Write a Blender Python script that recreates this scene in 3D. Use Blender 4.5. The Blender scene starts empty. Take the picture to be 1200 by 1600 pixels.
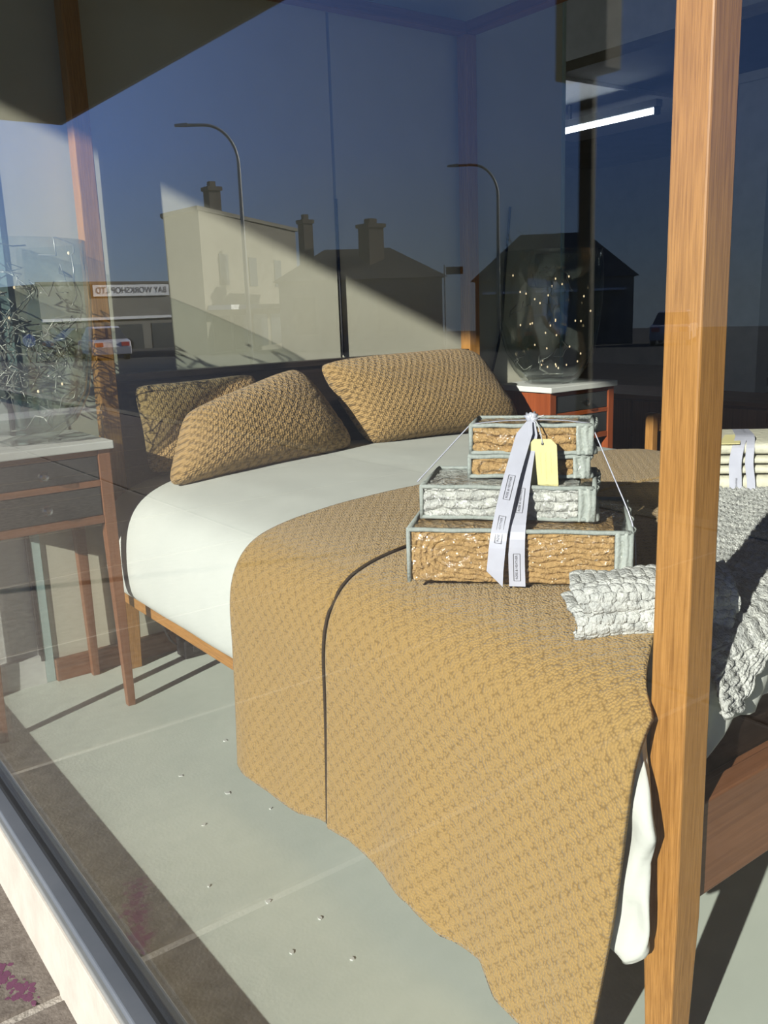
import bpy, bmesh, math, random
import numpy as np
from mathutils import Vector, Matrix

random.seed(7); rng = np.random.default_rng(7)
S = 0.75                     # working units -> metres
scene = bpy.context.scene
COL = scene.collection

# ------------------------------------------------------------------ camera
def look_matrix(yaw, pitch, roll):
    cy, sy, cp, sp = math.cos(yaw), math.sin(yaw), math.cos(pitch), math.sin(pitch)
    f = Vector((sy*cp, cy*cp, -sp)); r = Vector((cy, -sy, 0)); d = f.cross(r)
    c, s = math.cos(roll), math.sin(roll)
    return c*r + s*d, -s*r + c*d, f
R_, D_, F_ = look_matrix(math.radians(36.34), math.radians(12.88), math.radians(2.035))
cd = bpy.data.cameras.new('camera'); cam = bpy.data.objects.new('camera', cd); COL.objects.link(cam)
cd.sensor_fit = 'VERTICAL'; cd.sensor_height = 32.0; cd.lens = 1409.4/1600*32.0
cd.clip_start = 0.02; cd.clip_end = 500
m = Matrix((( R_.x, -D_.x, -F_.x, 0), (R_.y, -D_.y, -F_.y, 0), (R_.z, -D_.z, -F_.z, 1.5*S), (0, 0, 0, 1)))
cam.matrix_world = m
scene.camera = cam

# ------------------------------------------------------------------ light
SUN = Vector((1.0, 0.37, -0.43)).normalized()
sl = bpy.data.lights.new('sun', 'SUN'); sl.energy = 9.5; sl.angle = math.radians(0.55); sl.color = (1.0, 0.955, 0.86)
so = bpy.data.objects.new('sun', sl); COL.objects.link(so); so.location = (-6, -3, 8)
so.rotation_euler = SUN.to_track_quat('-Z', 'Y').to_euler()
w = bpy.data.worlds.new('sky'); scene.world = w; w.use_nodes = True
wn = w.node_tree; bg = wn.nodes['Background']
tc = wn.nodes.new('ShaderNodeTexCoord'); sp = wn.nodes.new('ShaderNodeSeparateXYZ'); cr = wn.nodes.new('ShaderNodeValToRGB')
wn.links.new(tc.outputs['Generated'], sp.inputs[0]); wn.links.new(sp.outputs['Z'], cr.inputs[0])      # clear winter sky: paler at the horizon
el = cr.color_ramp.elements
stops = [(0.0, (0.36, 0.47, 0.59)), (0.05, (0.28, 0.43, 0.66)), (0.16, (0.19, 0.35, 0.80)), (0.40, (0.12, 0.25, 0.68)), (1.0, (0.06, 0.14, 0.46))]
while len(el) < len(stops): el.new(0.5)
for e_, (p_, c_) in zip(el, stops): e_.position = p_; e_.color = (*c_, 1)
wn.links.new(cr.outputs[0], bg.inputs[0]); bg.inputs[1].default_value = 1.0
vs = scene.view_settings
vs.view_transform = 'Standard'; vs.look = 'None'; vs.gamma = 1.0; vs.use_curve_mapping = False; vs.exposure = 0.0
try:
    scene.cycles.transparent_max_bounces = 32; scene.cycles.max_bounces = 10
    scene.cycles.caustics_reflective = False; scene.cycles.caustics_refractive = False
except Exception: pass

# ------------------------------------------------------------------ materials
def nodes_of(name, rough=0.6, spec=0.3):
    mt = bpy.data.materials.new(name); mt.use_nodes = True
    nt = mt.node_tree; b = nt.nodes['Principled BSDF']
    b.inputs['Roughness'].default_value = rough; b.inputs['Specular IOR Level'].default_value = spec
    return mt, nt, b
def N(nt, t, **kw):
    n = nt.nodes.new(t)
    for k, v in kw.items():
        if k in n.inputs: n.inputs[k].default_value = v
        else: setattr(n, k, v)
    return n
def ramp(nt, fac, stops):
    r = nt.nodes.new('ShaderNodeValToRGB'); e = r.color_ramp.elements
    while len(e) < len(stops): e.new(0.5)
    for el, (p, c) in zip(e, stops): el.position = p; el.color = (*c, 1)
    nt.links.new(fac, r.inputs[0]); return r
def mottled(name, c1, c2, scale=6, rough=0.7, bump=0.0, bscale=60, spec=0.3, detail=5):
    mt, nt, b = nodes_of(name, rough, spec)
    tc = N(nt, 'ShaderNodeTexCoord'); n = N(nt, 'ShaderNodeTexNoise', Scale=scale, Detail=detail, Roughness=0.6)
    nt.links.new(tc.outputs['Object'], n.inputs['Vector'])
    r = ramp(nt, n.outputs['Fac'], [(0.3, c1), (0.7, c2)]); nt.links.new(r.outputs[0], b.inputs['Base Color'])
    if bump:
        n2 = N(nt, 'ShaderNodeTexNoise', Scale=bscale, Detail=4)
        nt.links.new(tc.outputs['Object'], n2.inputs['Vector'])
        bp = N(nt, 'ShaderNodeBump', Strength=bump, Distance=0.01)
        nt.links.new(n2.outputs['Fac'], bp.inputs['Height']); nt.links.new(bp.outputs[0], b.inputs['Normal'])
    return mt
def wood(name, dark, light, axis='Z', fine=170, rough=0.45, spec=0.3):
    mt, nt, b = nodes_of(name, rough, spec)
    tc = N(nt, 'ShaderNodeTexCoord'); mp = N(nt, 'ShaderNodeMapping')
    sc = [1.0, 1.0, 1.0]; sc['XYZ'.index(axis)] = 0.03; mp.inputs['Scale'].default_value = sc
    nt.links.new(tc.outputs['Object'], mp.inputs['Vector'])
    n = N(nt, 'ShaderNodeTexNoise', Scale=fine, Detail=4, Roughness=0.6, Distortion=0.15)
    nt.links.new(mp.outputs[0], n.inputs['Vector'])
    n2 = N(nt, 'ShaderNodeTexNoise', Scale=14, Detail=3); nt.links.new(mp.outputs[0], n2.inputs['Vector'])
    mx = N(nt, 'ShaderNodeMath', operation='MULTIPLY_ADD'); mx.inputs[1].default_value = 0.42
    nt.links.new(n2.outputs['Fac'], mx.inputs[0])
    m2 = N(nt, 'ShaderNodeMath', operation='MULTIPLY'); m2.inputs[1].default_value = 0.58
    nt.links.new(n.outputs['Fac'], m2.inputs[0]); nt.links.new(m2.outputs[0], mx.inputs[2])
    r = ramp(nt, mx.outputs[0], [(0.38, dark), (0.58, light)]); nt.links.new(r.outputs[0], b.inputs['Base Color'])
    bp = N(nt, 'ShaderNodeBump', Strength=0.15, Distance=0.002)
    nt.links.new(n.outputs['Fac'], bp.inputs['Height']); nt.links.new(bp.outputs[0], b.inputs['Normal'])
    return mt
def knit(name, c_gap_shade, c_high, cell=0.0065, waffle=0.02, strength=0.9, rand=0.55, dist=0.004, wf=0.22, lo=0.12, hi=0.62):
    """small woven bumps on UVs given in metres"""
    mt, nt, b = nodes_of(name, 0.92, 0.1)
    b.inputs['Sheen Weight'].default_value = 0.15
    uv = N(nt, 'ShaderNodeUVMap'); nz = N(nt, 'ShaderNodeTexNoise', Scale=35, Detail=2)
    nt.links.new(uv.outputs[0], nz.inputs['Vector'])
    ad = N(nt, 'ShaderNodeVectorMath', operation='MULTIPLY_ADD'); ad.inputs[1].default_value = (0.006, 0.006, 0)
    nt.links.new(nz.outputs['Color'], ad.inputs[0]); nt.links.new(uv.outputs[0], ad.inputs[2])
    v = N(nt, 'ShaderNodeTexVoronoi', Scale=1/cell, Randomness=rand); v.voronoi_dimensions = '2D'
    nt.links.new(ad.outputs[0], v.inputs['Vector'])
    sx = N(nt, 'ShaderNodeSeparateXYZ'); nt.links.new(ad.outputs[0], sx.inputs[0])
    def wav(sock, ph):
        q = N(nt, 'ShaderNodeMath', operation='MULTIPLY_ADD'); q.inputs[1].default_value = 2*math.pi/waffle; q.inputs[2].default_value = ph
        nt.links.new(sock, q.inputs[0]); s_ = N(nt, 'ShaderNodeMath', operation='SINE'); nt.links.new(q.outputs[0], s_.inputs[0]); return s_.outputs[0]
    pr = N(nt, 'ShaderNodeMath', operation='MULTIPLY'); nt.links.new(wav(sx.outputs[0], 0), pr.inputs[0]); nt.links.new(wav(sx.outputs[1], 0.7), pr.inputs[1])
    h = N(nt, 'ShaderNodeMath', operation='MULTIPLY_ADD'); h.inputs[1].default_value = wf
    inv = N(nt, 'ShaderNodeMath', operation='SUBTRACT'); inv.inputs[0].default_value = 0.75; nt.links.new(v.outputs['Distance'], inv.inputs[1])
    nt.links.new(pr.outputs[0], h.inputs[0]); nt.links.new(inv.outputs[0], h.inputs[2])
    n3 = N(nt, 'ShaderNodeTexNoise', Scale=420, Detail=2); nt.links.new(uv.outputs[0], n3.inputs['Vector'])
    h2 = N(nt, 'ShaderNodeMath', operation='MULTIPLY_ADD'); h2.inputs[1].default_value = 0.35
    nt.links.new(n3.outputs['Fac'], h2.inputs[0]); nt.links.new(h.outputs[0], h2.inputs[2])
    r = ramp(nt, h2.outputs[0], [(lo, c_gap_shade), (hi, c_high)]); nt.links.new(r.outputs[0], b.inputs['Base Color'])  # shade in the gaps between bumps is painted into the colour
    bp = N(nt, 'ShaderNodeBump', Strength=strength, Distance=dist)
    nt.links.new(h2.outputs[0], bp.inputs['Height']); nt.links.new(bp.outputs[0], b.inputs['Normal'])
    return mt
def glassy(name, tint=(0.97, 0.99, 0.98), ior=1.5, rough=0.0, wrinkle=0.0, wscale=30, boost=1.0):
    """clear sheet or wall of glass / film: mirror by the Fresnel law, otherwise see-through"""
    mt = bpy.data.materials.new(name); mt.use_nodes = True; nt = mt.node_tree
    for n in list(nt.nodes):
        if n.type == 'BSDF_PRINCIPLED': nt.nodes.remove(n)
    out = [n for n in nt.nodes if n.type == 'OUTPUT_MATERIAL'][0]
    geo = N(nt, 'ShaderNodeNewGeometry'); mr = N(nt, 'ShaderNodeMapRange')
    mr.inputs['To Min'].default_value = ior; mr.inputs['To Max'].default_value = 1/ior
    nt.links.new(geo.outputs['Backfacing'], mr.inputs['Value'])
    fr = N(nt, 'ShaderNodeFresnel'); nt.links.new(mr.outputs[0], fr.inputs['IOR'])
    t = N(nt, 'ShaderNodeBsdfTransparent'); t.inputs[0].default_value = (*tint, 1)
    g = N(nt, 'ShaderNodeBsdfGlossy'); g.inputs['Roughness'].default_value = rough; g.inputs[0].default_value = (1, 1, 1, 1)
    mix = N(nt, 'ShaderNodeMixShader'); fac = fr.outputs[0]
    if boost != 1.0:
        mu = N(nt, 'ShaderNodeMath', operation='MULTIPLY'); mu.use_clamp = True; mu.inputs[1].default_value = boost
        nt.links.new(fac, mu.inputs[0]); fac = mu.outputs[0]
    nt.links.new(fac, mix.inputs[0]); nt.links.new(t.outputs[0], mix.inputs[1]); nt.links.new(g.outputs[0], mix.inputs[2])
    if wrinkle:
        tc = N(nt, 'ShaderNodeTexCoord'); nz = N(nt, 'ShaderNodeTexNoise', Scale=wscale, Detail=3, Distortion=1.5)
        nt.links.new(tc.outputs['Object'], nz.inputs['Vector'])
        bp = N(nt, 'ShaderNodeBump', Strength=wrinkle, Distance=0.02); nt.links.new(nz.outputs['Fac'], bp.inputs['Height'])
        nt.links.new(bp.outputs[0], g.inputs['Normal']); nt.links.new(bp.outputs[0], fr.inputs['Normal'])
    nt.links.new(mix.outputs[0], out.inputs[0])
    return mt
def plain(name, c, rough=0.6, spec=0.3, metal=0.0, emit=None, es=1.0):
    v = 0.06
    mt = mottled(name, [max(0, x*(1-v)) for x in c], [min(1, x*(1+v)) for x in c], 25, rough, spec=spec)
    b = mt.node_tree.nodes['Principled BSDF']; b.inputs['Metallic'].default_value = metal
    if emit: b.inputs['Emission Color'].default_value = (*emit, 1); b.inputs['Emission Strength'].default_value = es
    return mt

MT = {}
for ax in 'XYZ':
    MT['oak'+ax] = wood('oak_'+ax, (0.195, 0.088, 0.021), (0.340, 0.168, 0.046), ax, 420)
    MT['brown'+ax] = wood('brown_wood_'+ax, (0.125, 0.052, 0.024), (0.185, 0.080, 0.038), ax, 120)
    MT['cherry'+ax] = wood('cherry_wood_'+ax, (0.17, 0.038, 0.010), (0.23, 0.055, 0.016), ax, 120)
MT['darkwood'] = wood('dark_stained_wood', (0.012, 0.008, 0.006), (0.022, 0.015, 0.011), 'X')
MT['floor'] = mottled('grey_green_floor_paint', (0.42, 0.465, 0.415), (0.52, 0.565, 0.50), 1.6, 0.45, 0.0, 40, 0.3, 8)
MT['wall'] = mottled('beige_grey_wall_paint', (0.40, 0.39, 0.315), (0.46, 0.45, 0.365), 2.2, 0.8, 0.05, 30)
MT['whitepaint'] = mottled('chalky_white_paint', (0.46, 0.475, 0.45), (0.54, 0.555, 0.53), 8, 0.6, 0.0)
MT['sillwhite'] = mottled('cream_sill_paint', (0.36, 0.335, 0.295), (0.42, 0.395, 0.35), 14, 0.6, 0.15)
MT['greentrim'] = mottled('pale_green_aluminium', (0.30, 0.40, 0.38), (0.35, 0.45, 0.43), 6, 0.4)
MT['bluegrey'] = mottled('blue_grey_aluminium', (0.095, 0.11, 0.135), (0.12, 0.135, 0.16), 8, 0.35, spec=0.5)
MT['gasket'] = plain('black_rubber', (0.012, 0.013, 0.015), 0.6)
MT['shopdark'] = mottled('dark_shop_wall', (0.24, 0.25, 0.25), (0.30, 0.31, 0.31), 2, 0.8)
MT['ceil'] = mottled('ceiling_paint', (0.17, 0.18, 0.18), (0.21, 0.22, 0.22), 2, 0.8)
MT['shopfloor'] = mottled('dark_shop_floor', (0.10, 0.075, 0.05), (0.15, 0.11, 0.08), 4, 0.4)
MT['sheet'] = mottled('white_cotton', (0.445, 0.465, 0.44), (0.485, 0.505, 0.475), 5, 0.9, 0.2, 9, 0.1)
MT['duvet'] = mottled('white_crumpled_linen', (0.43, 0.445, 0.42), (0.48, 0.495, 0.465), 5, 0.9, 0.5, 16, 0.1)
MT['tan'] = knit('tan_knit', (0.195, 0.122, 0.042), (0.305, 0.198, 0.071), 0.0046, 0.034, 0.75, 1.0, 0.0036, 0.30, 0.02, 0.50)
MT['slit_dark'] = plain('dark_brown_slit_shade', (0.03, 0.02, 0.012), 0.9)  # colour of the painted shade along the slit between the throws
MT['tanpillow'] = knit('tan_knit_pillow', (0.15, 0.095, 0.038), (0.33, 0.215, 0.09), 0.0068, 0.026, 0.9, 0.6, 0.005, 0.4)
MT['tanfold'] = mottled('tan_folded_knit', (0.29, 0.185, 0.080), (0.42, 0.275, 0.125), 120, 0.9, 0.8, 160, 0.1)
MT['whiteknit'] = mottled('white_grey_chunky_knit', (0.30, 0.31, 0.305), (0.58, 0.59, 0.565), 45, 0.9, 0.7, 220, 0.1)
MT['cream'] = mottled('cream_cotton', (0.46, 0.45, 0.36), (0.51, 0.50, 0.41), 20, 0.9, 0.4, 60, 0.1)
MT['pipe'] = mottled('grey_binding', (0.22, 0.25, 0.235), (0.28, 0.305, 0.29), 90, 0.85, 0.3, 200)
MT['gusset'] = mottled('grey_gusset', (0.26, 0.29, 0.275), (0.35, 0.38, 0.36), 70, 0.85, 0.3, 200)
MT['film'] = glassy('clear_plastic_film', (0.97, 0.97, 0.96), 1.42, 0.09, 0.5, 40)
MT['glass'] = glassy('window_glass', (0.985, 0.995, 0.99), 1.52)
MT['vase'] = glassy('clear_vase_glass', (0.93, 0.955, 0.945), 1.5, 0.0, 0.06, 5, 1.25)
MT['crystal'] = glassy('crystal_knob', (0.75, 0.80, 0.84), 1.6, 0.0, boost=2.2)
MT['ribbon'] = plain('lilac_grey_satin', (0.37, 0.38, 0.45), 0.25, 0.7)
MT['print'] = plain('dark_grey_ink', (0.09, 0.09, 0.10), 0.7)
MT['tag'] = plain('pale_yellow_card', (0.52, 0.475, 0.235), 0.8)
MT['pencil'] = plain('faint_pencil', (0.40, 0.37, 0.20), 0.8)
MT['cord'] = plain('grey_twine', (0.36, 0.36, 0.38), 0.6)
MT['drawer'] = mottled('charcoal_drawer_paint', (0.018, 0.02, 0.021), (0.028, 0.031, 0.032), 10, 0.5)
MT['black'] = plain('black_plastic', (0.012, 0.012, 0.014), 0.45)
MT['brass'] = plain('dark_screw', (0.10, 0.07, 0.05), 0.4, 0.4, 0.5)
MT['wire'] = plain('thin_silver_wire', (0.34, 0.33, 0.29), 0.35, 0.5, 0.4)
MT['bulb'] = plain('warm_fairy_bulb', (0.8, 0.7, 0.5), 0.3, emit=(1.0, 0.72, 0.42), es=1.3)
MT['tube'] = plain('fluorescent_tube', (0.9, 0.9, 0.95), 0.3, emit=(0.86, 0.92, 1.0), es=10.0)
MT['metalwhite'] = plain('white_metal', (0.62, 0.64, 0.64), 0.4)
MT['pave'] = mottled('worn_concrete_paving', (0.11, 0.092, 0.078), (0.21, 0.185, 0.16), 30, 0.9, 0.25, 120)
MT['mortar'] = mottled('pale_mortar', (0.30, 0.275, 0.24), (0.40, 0.37, 0.33), 40, 0.9, 0.4, 120)
MT['asphalt'] = mottled('asphalt', (0.045, 0.045, 0.042), (0.07, 0.07, 0.066), 1.2, 0.9)
MT['pink'] = plain('faded_pink_spray', (0.135, 0.05, 0.095), 0.9)
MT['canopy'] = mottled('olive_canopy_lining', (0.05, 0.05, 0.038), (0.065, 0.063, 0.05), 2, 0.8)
MT['olivepost'] = mottled('olive_cream_paint', (0.24, 0.22, 0.16), (0.30, 0.28, 0.21), 3, 0.7)
MT['render'] = mottled('cream_street_render', (0.15, 0.14, 0.11), (0.19, 0.18, 0.145), 0.8, 0.9)
MT['weather'] = mottled('grey_weatherboard', (0.13, 0.13, 0.12), (0.17, 0.17, 0.155), 1.0, 0.9)
MT['roof'] = mottled('iron_roof', (0.06, 0.058, 0.055), (0.08, 0.077, 0.07), 1.0, 0.7)
MT['brick'] = mottled('chimney_brick', (0.08, 0.065, 0.053), (0.12, 0.10, 0.08), 6, 0.9)
MT['pane'] = plain('street_window_pane', (0.05, 0.06, 0.07), 0.1, 0.5)
MT['bark'] = mottled('bare_bark', (0.05, 0.042, 0.034), (0.08, 0.066, 0.054), 6, 0.9)
MT['galv'] = plain('galvanised_steel', (0.24, 0.25, 0.25), 0.45, 0.4, 0.3)
MT['carsilver'] = plain('silver_car_paint', (0.55, 0.55, 0.56), 0.25, 0.6)
MT['cardark'] = plain('dark_car_paint', (0.05, 0.055, 0.06), 0.2, 0.6)
MT['red'] = plain('red_lens', (0.60, 0.04, 0.04), 0.3, 0.5)
MT['blue'] = plain('blue_sign_face', (0.05, 0.22, 0.62), 0.5)
MT['leaf'] = mottled('dark_leaves', (0.03, 0.04, 0.02), (0.06, 0.07, 0.04), 8, 0.8)
MT['sofablue'] = mottled('dark_blue_cloth', (0.02, 0.03, 0.055), (0.03, 0.042, 0.07), 8, 0.9)

# ------------------------------------------------------------------ mesh helpers (working units)
class MB:
    def __init__(s): s.v = []; s.f = []; s.uv = {}
    def add(s, vs, fs, uvs=None):
        o = len(s.v); s.v += [tuple(map(float, p)) for p in vs]
        for k, f in enumerate(fs):
            s.f.append(tuple(i+o for i in f))
            if uvs is not None: s.uv[len(s.f)-1] = [uvs[i] for i in f]
        return s
    def box(s, x0, x1, y0, y1, z0, z1):
        return s.hexa([(x0,y0,z0),(x1,y0,z0),(x1,y1,z0),(x0,y1,z0),(x0,y0,z1),(x1,y0,z1),(x1,y1,z1),(x0,y1,z1)])
    def hexa(s, p):
        return s.add(p, [(3,2,1,0),(4,5,6,7),(0,1,5,4),(1,2,6,5),(2,3,7,6),(3,0,4,7)])
    def prism(s, poly, z0, z1):
        n = len(poly)
        return s.add([(x,y,z0) for x,y in poly]+[(x,y,z1) for x,y in poly],
            [tuple(range(n))[::-1], tuple(range(n,2*n))]+[(i,(i+1)%n,n+(i+1)%n,n+i) for i in range(n)])
    def tube(s, pts, r, n=8, caps=True):
        pts = [Vector(p) for p in pts]; rs = r if isinstance(r, (list, tuple)) else [r]*len(pts)
        t0 = (pts[1]-pts[0]).normalized(); a = t0.orthogonal().normalized(); vs = []; fs = []
        for i, p in enumerate(pts):
            t = (pts[min(i+1,len(pts)-1)]-pts[max(i-1,0)])
            t = t.normalized() if t.length > 1e-9 else t0
            a = (a-t*a.dot(t)); a = a.normalized() if a.length > 1e-6 else t.orthogonal().normalized()
            b = t.cross(a)
            for k in range(n):
                q = 2*math.pi*k/n; vs.append(p+(a*math.cos(q)+b*math.sin(q))*rs[i])
        for i in range(len(pts)-1):
            for k in range(n): fs.append((i*n+k, i*n+(k+1)%n, (i+1)*n+(k+1)%n, (i+1)*n+k))
        if caps: fs += [tuple(range(n))[::-1], tuple((len(pts)-1)*n+k for k in range(n))]
        return s.add(vs, fs)
    def lathe(s, prof, c, n=32, closed=False):
        cx, cy, cz = c; vs = []; fs = []
        for r, z in prof:
            for k in range(n):
                q = 2*math.pi*k/n; vs.append((cx+r*math.cos(q), cy+r*math.sin(q), cz+z))
        m_ = len(prof); rg = m_ if closed else m_-1
        for i in range(rg):
            for k in range(n):
                j = (i+1) % m_; fs.append((i*n+k, i*n+(k+1)%n, j*n+(k+1)%n, j*n+k))
        if not closed: fs += [tuple(range(n))[::-1], tuple((m_-1)*n+k for k in range(n))]
        return s.add(vs, fs)
    def grid(s, P, UV=None, flip=False):
        nu, nv = P.shape[:2]; fs = []
        for i in range(nu-1):
            for j in range(nv-1):
                f = (i*nv+j, (i+1)*nv+j, (i+1)*nv+j+1, i*nv+j+1); fs.append(f[::-1] if flip else f)
        return s.add(P.reshape(-1, 3), fs, None if UV is None else [tuple(q) for q in UV.reshape(-1, 2)])
    def strip(s, pts, half):
        """flat band: pts centre line, half = list of half-width vectors"""
        vs = []
        for p, h in zip(pts, half): p = Vector(p); h = Vector(h); vs += [p-h, p+h]
        return s.add(vs, [(2*i, 2*i+1, 2*i+3, 2*i+2) for i in range(len(pts)-1)])
    def build(s, name, mat, parent=None, loc=None, smooth=False, bevel=0.0, solid=0.0, sub=0, weld=False, offset=-1):
        me = bpy.data.meshes.new(name)
        if parent is not None: base = Vector(parent['_o'])
        else: base = Vector(loc) if loc is not None else Vector((0, 0, 0))
        me.from_pydata([((Vector(p)-base)*S)[:] for p in s.v], [], s.f)
        if s.uv:
            l = me.uv_layers.new(name='UVMap')
            for p in me.polygons:
                if p.index in s.uv:
                    for li, u in zip(p.loop_indices, s.uv[p.index]): l.data[li].uv = (u[0]*S, u[1]*S)
        if weld:
            bm = bmesh.new(); bm.from_mesh(me); bmesh.ops.remove_doubles(bm, verts=bm.verts, dist=1e-5)
            bmesh.ops.recalc_face_normals(bm, faces=bm.faces); bm.to_mesh(me); bm.free()
        me.update()
        if smooth: me.shade_smooth()
        o = bpy.data.objects.new(name, me); COL.objects.link(o); me.materials.append(MT[mat])
        if parent is not None:
            o.parent = parent; o['_o'] = parent['_o']
        else: o.location = base*S; o['_o'] = list(base)
        if solid: md = o.modifiers.new('thickness', 'SOLIDIFY'); md.thickness = solid*S; md.offset = offset
        if bevel:
            md = o.modifiers.new('bevel', 'BEVEL'); md.width = bevel*S; md.segments = 2; md.limit_method = 'ANGLE'
        if sub: md = o.modifiers.new('sub', 'SUBSURF'); md.levels = sub; md.render_levels = sub
        return o
def tag(o, label, cat, group=None):
    o['label'] = label; o['category'] = cat
    if group: o['group'] = group
    return o
def thing(name, label, cat, loc, group=None):
    o = bpy.data.objects.new(name, None); COL.objects.link(o); o.empty_display_size = 0.1
    o.location = Vector(loc)*S; o['_o'] = list(loc); tag(o, label, cat, group); return o
def struct(o): o['kind'] = 'structure'; return o
def sroot(name, loc):
    o = bpy.data.objects.new(name, None); COL.objects.link(o); o.empty_display_size = 0.1
    o.location = Vector(loc)*S; o['_o'] = list(loc); o['kind'] = 'structure'; return o
def bx(name, mat, parent, *b, **kw): return MB().box(*b).build(name, mat, parent, **kw)
def text_mesh(txt, size):
    c = bpy.data.curves.new('t', 'FONT'); c.body = txt; c.size = size; c.align_x = 'CENTER'; c.align_y = 'CENTER'; c.extrude = 0.0
    o = bpy.data.objects.new('t', c); COL.objects.link(o); bpy.context.view_layer.update()
    me = bpy.data.meshes.new_from_object(o.evaluated_get(bpy.context.evaluated_depsgraph_get()))
    V = [v.co[:] for v in me.vertices]; Fc = [tuple(p.vertices) for p in me.polygons]
    bpy.data.objects.remove(o); bpy.data.curves.remove(c); bpy.data.meshes.remove(me); return V, Fc
def nz(a, b, seed=0):
    """cheap smooth noise for numpy arrays"""
    r = np.random.default_rng(seed); o = 0
    for k in range(6):
        f = r.normal(size=2); p = r.uniform(0, 6.28); o = o+np.sin(a*f[0]+b*f[1]+p)
    return o/6

XG = 0.542; YW = 3.73; ZP = -0.14
# ================================================================== structure
# floor of the display and of the shop behind
struct(bx('floor', 'floor', None, XG-0.02, 5.2, -2.6, 14.5, -0.12, 0.0, loc=(XG, 0, 0)))
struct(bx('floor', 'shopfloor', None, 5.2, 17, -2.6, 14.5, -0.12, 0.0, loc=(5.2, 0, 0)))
# head wall of the display: two boards with an open seam
hw = sroot('wall_back', (1.0, YW, 0))
bx('board', 'wall', hw, 0.985, 2.514, YW, YW+0.07, 0, 4.35)
bx('board', 'wall', hw, 2.530, 4.08, YW, YW+0.07, 0, 4.35)
bx('backing', 'black', hw, 2.50, 2.54, YW+0.03, YW+0.075, 0, 4.3)
bx('end_cap', 'greentrim', hw, 4.08, 4.10, YW-0.01, YW+0.075, 0, 4.35)
bs = bx('baseboard_back', 'brownX', None, 0.985, 4.08, YW-0.03, YW, 0.0, 0.095, loc=(1, YW, 0), bevel=0.003); struct(bs)
for z in (0.03, 0.072):
    MB().lathe([(0.007, 0), (0.007, 0.004), (0.003, 0.006)], (0, 0, 0), 10).build('screw', 'brass', bs)
    o = COL.objects[-1]; o.rotation_euler = (math.pi/2, 0, 0); o.location = (Vector((1.012, YW-0.03, z))-Vector((1, YW, 0)))*S
# pale end wall, its skirting and the green aluminium strip at the window end
ew = sroot('wall_end', (0.7, YW, 0))
bx('panel', 'whitepaint', ew, XG+0.02, 0.945, YW+0.02, YW+0.09, 0, 4.35)
bx('skirting', 'whitepaint', ew, XG+0.03, 0.945, YW-0.01, YW+0.02, 0, 0.12)
bx('strip', 'greentrim', ew, 0.945, 0.985, YW-0.010, YW+0.05, 0.0, 4.35, bevel=0.003)
bx('strip', 'gasket', ew, 0.932, 0.945, YW-0.012, YW+0.05, 0.10, 4.35)
# shop shell
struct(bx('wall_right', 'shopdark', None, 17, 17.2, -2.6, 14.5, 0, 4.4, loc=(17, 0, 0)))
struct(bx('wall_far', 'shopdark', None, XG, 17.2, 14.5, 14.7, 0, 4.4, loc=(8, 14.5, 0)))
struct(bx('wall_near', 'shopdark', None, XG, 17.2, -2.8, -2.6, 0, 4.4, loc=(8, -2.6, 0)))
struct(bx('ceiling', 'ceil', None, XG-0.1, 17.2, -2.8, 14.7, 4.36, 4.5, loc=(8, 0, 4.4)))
struct(bx('trim_1', 'whitepaint', None, 7.0, 7.3, -2.6, 14.5, 3.69, 4.36, loc=(7, 0, 3.7)))
# facade beyond and before the shop window, with the wall above it
fa = sroot('wall_front', (XG, 5, ZP))
bx('solid_front', 'render', fa, XG-0.12, XG+0.02, YW+0.12, 15.5, ZP, 4.5)  # unseen window run closed as solid wall, to keep the shop dark
bx('solid_front', 'render', fa, XG-0.12, XG+0.02, -14, -2.3, ZP, 4.5)
bx('plinth', 'render', fa, XG-0.05, XG+0.02, -2.3, YW+0.12, ZP-0.1, 0.0)
bx('parapet', 'render', fa, XG-0.12, XG+0.3, -14, 15.5, 4.5, 6.2)
# window: pane, gasket, blue grey frame and cream nosing
wi = sroot('window_1', (XG, 0.6, 0.0))
bx('glass_pane', 'glass', wi, XG-0.004, XG+0.004, -2.3, YW+0.10, 0.078, 4.5)
bx('gasket', 'gasket', wi, XG-0.010, XG+0.010, -2.3, YW+0.10, 0.066, 0.085)
bx('frame_rail', 'bluegrey', wi, XG-0.048, XG+0.028, -2.3, YW+0.10, 0.0, 0.066, bevel=0.004)
MB().hexa([(0.458,-2.3,ZP-0.02),(XG-0.03,-2.3,ZP-0.02),(XG-0.03,YW+.12,ZP-0.02),(0.458,YW+.12,ZP-0.02),(0.478,-2.3,0.035),(XG-0.03,-2.3,0.035),(XG-0.03,YW+.12,0.035),(0.478,YW+.12,0.035)]).build('nosing', 'sillwhite', wi, bevel=0.005)
bx('lip', 'galv', wi, 0.484, XG-0.04, -2.3, YW+0.10, 0.03, 0.048, bevel=0.003)
bx('jamb', 'bluegrey', wi, XG-0.04, XG+0.03, YW+0.04, YW+0.12, 0.0, 4.5, bevel=0.004)
bx('jamb', 'bluegrey', wi, XG-0.04, XG+0.03, -2.38, -2.3, 0.0, 4.5, bevel=0.004)
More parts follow.
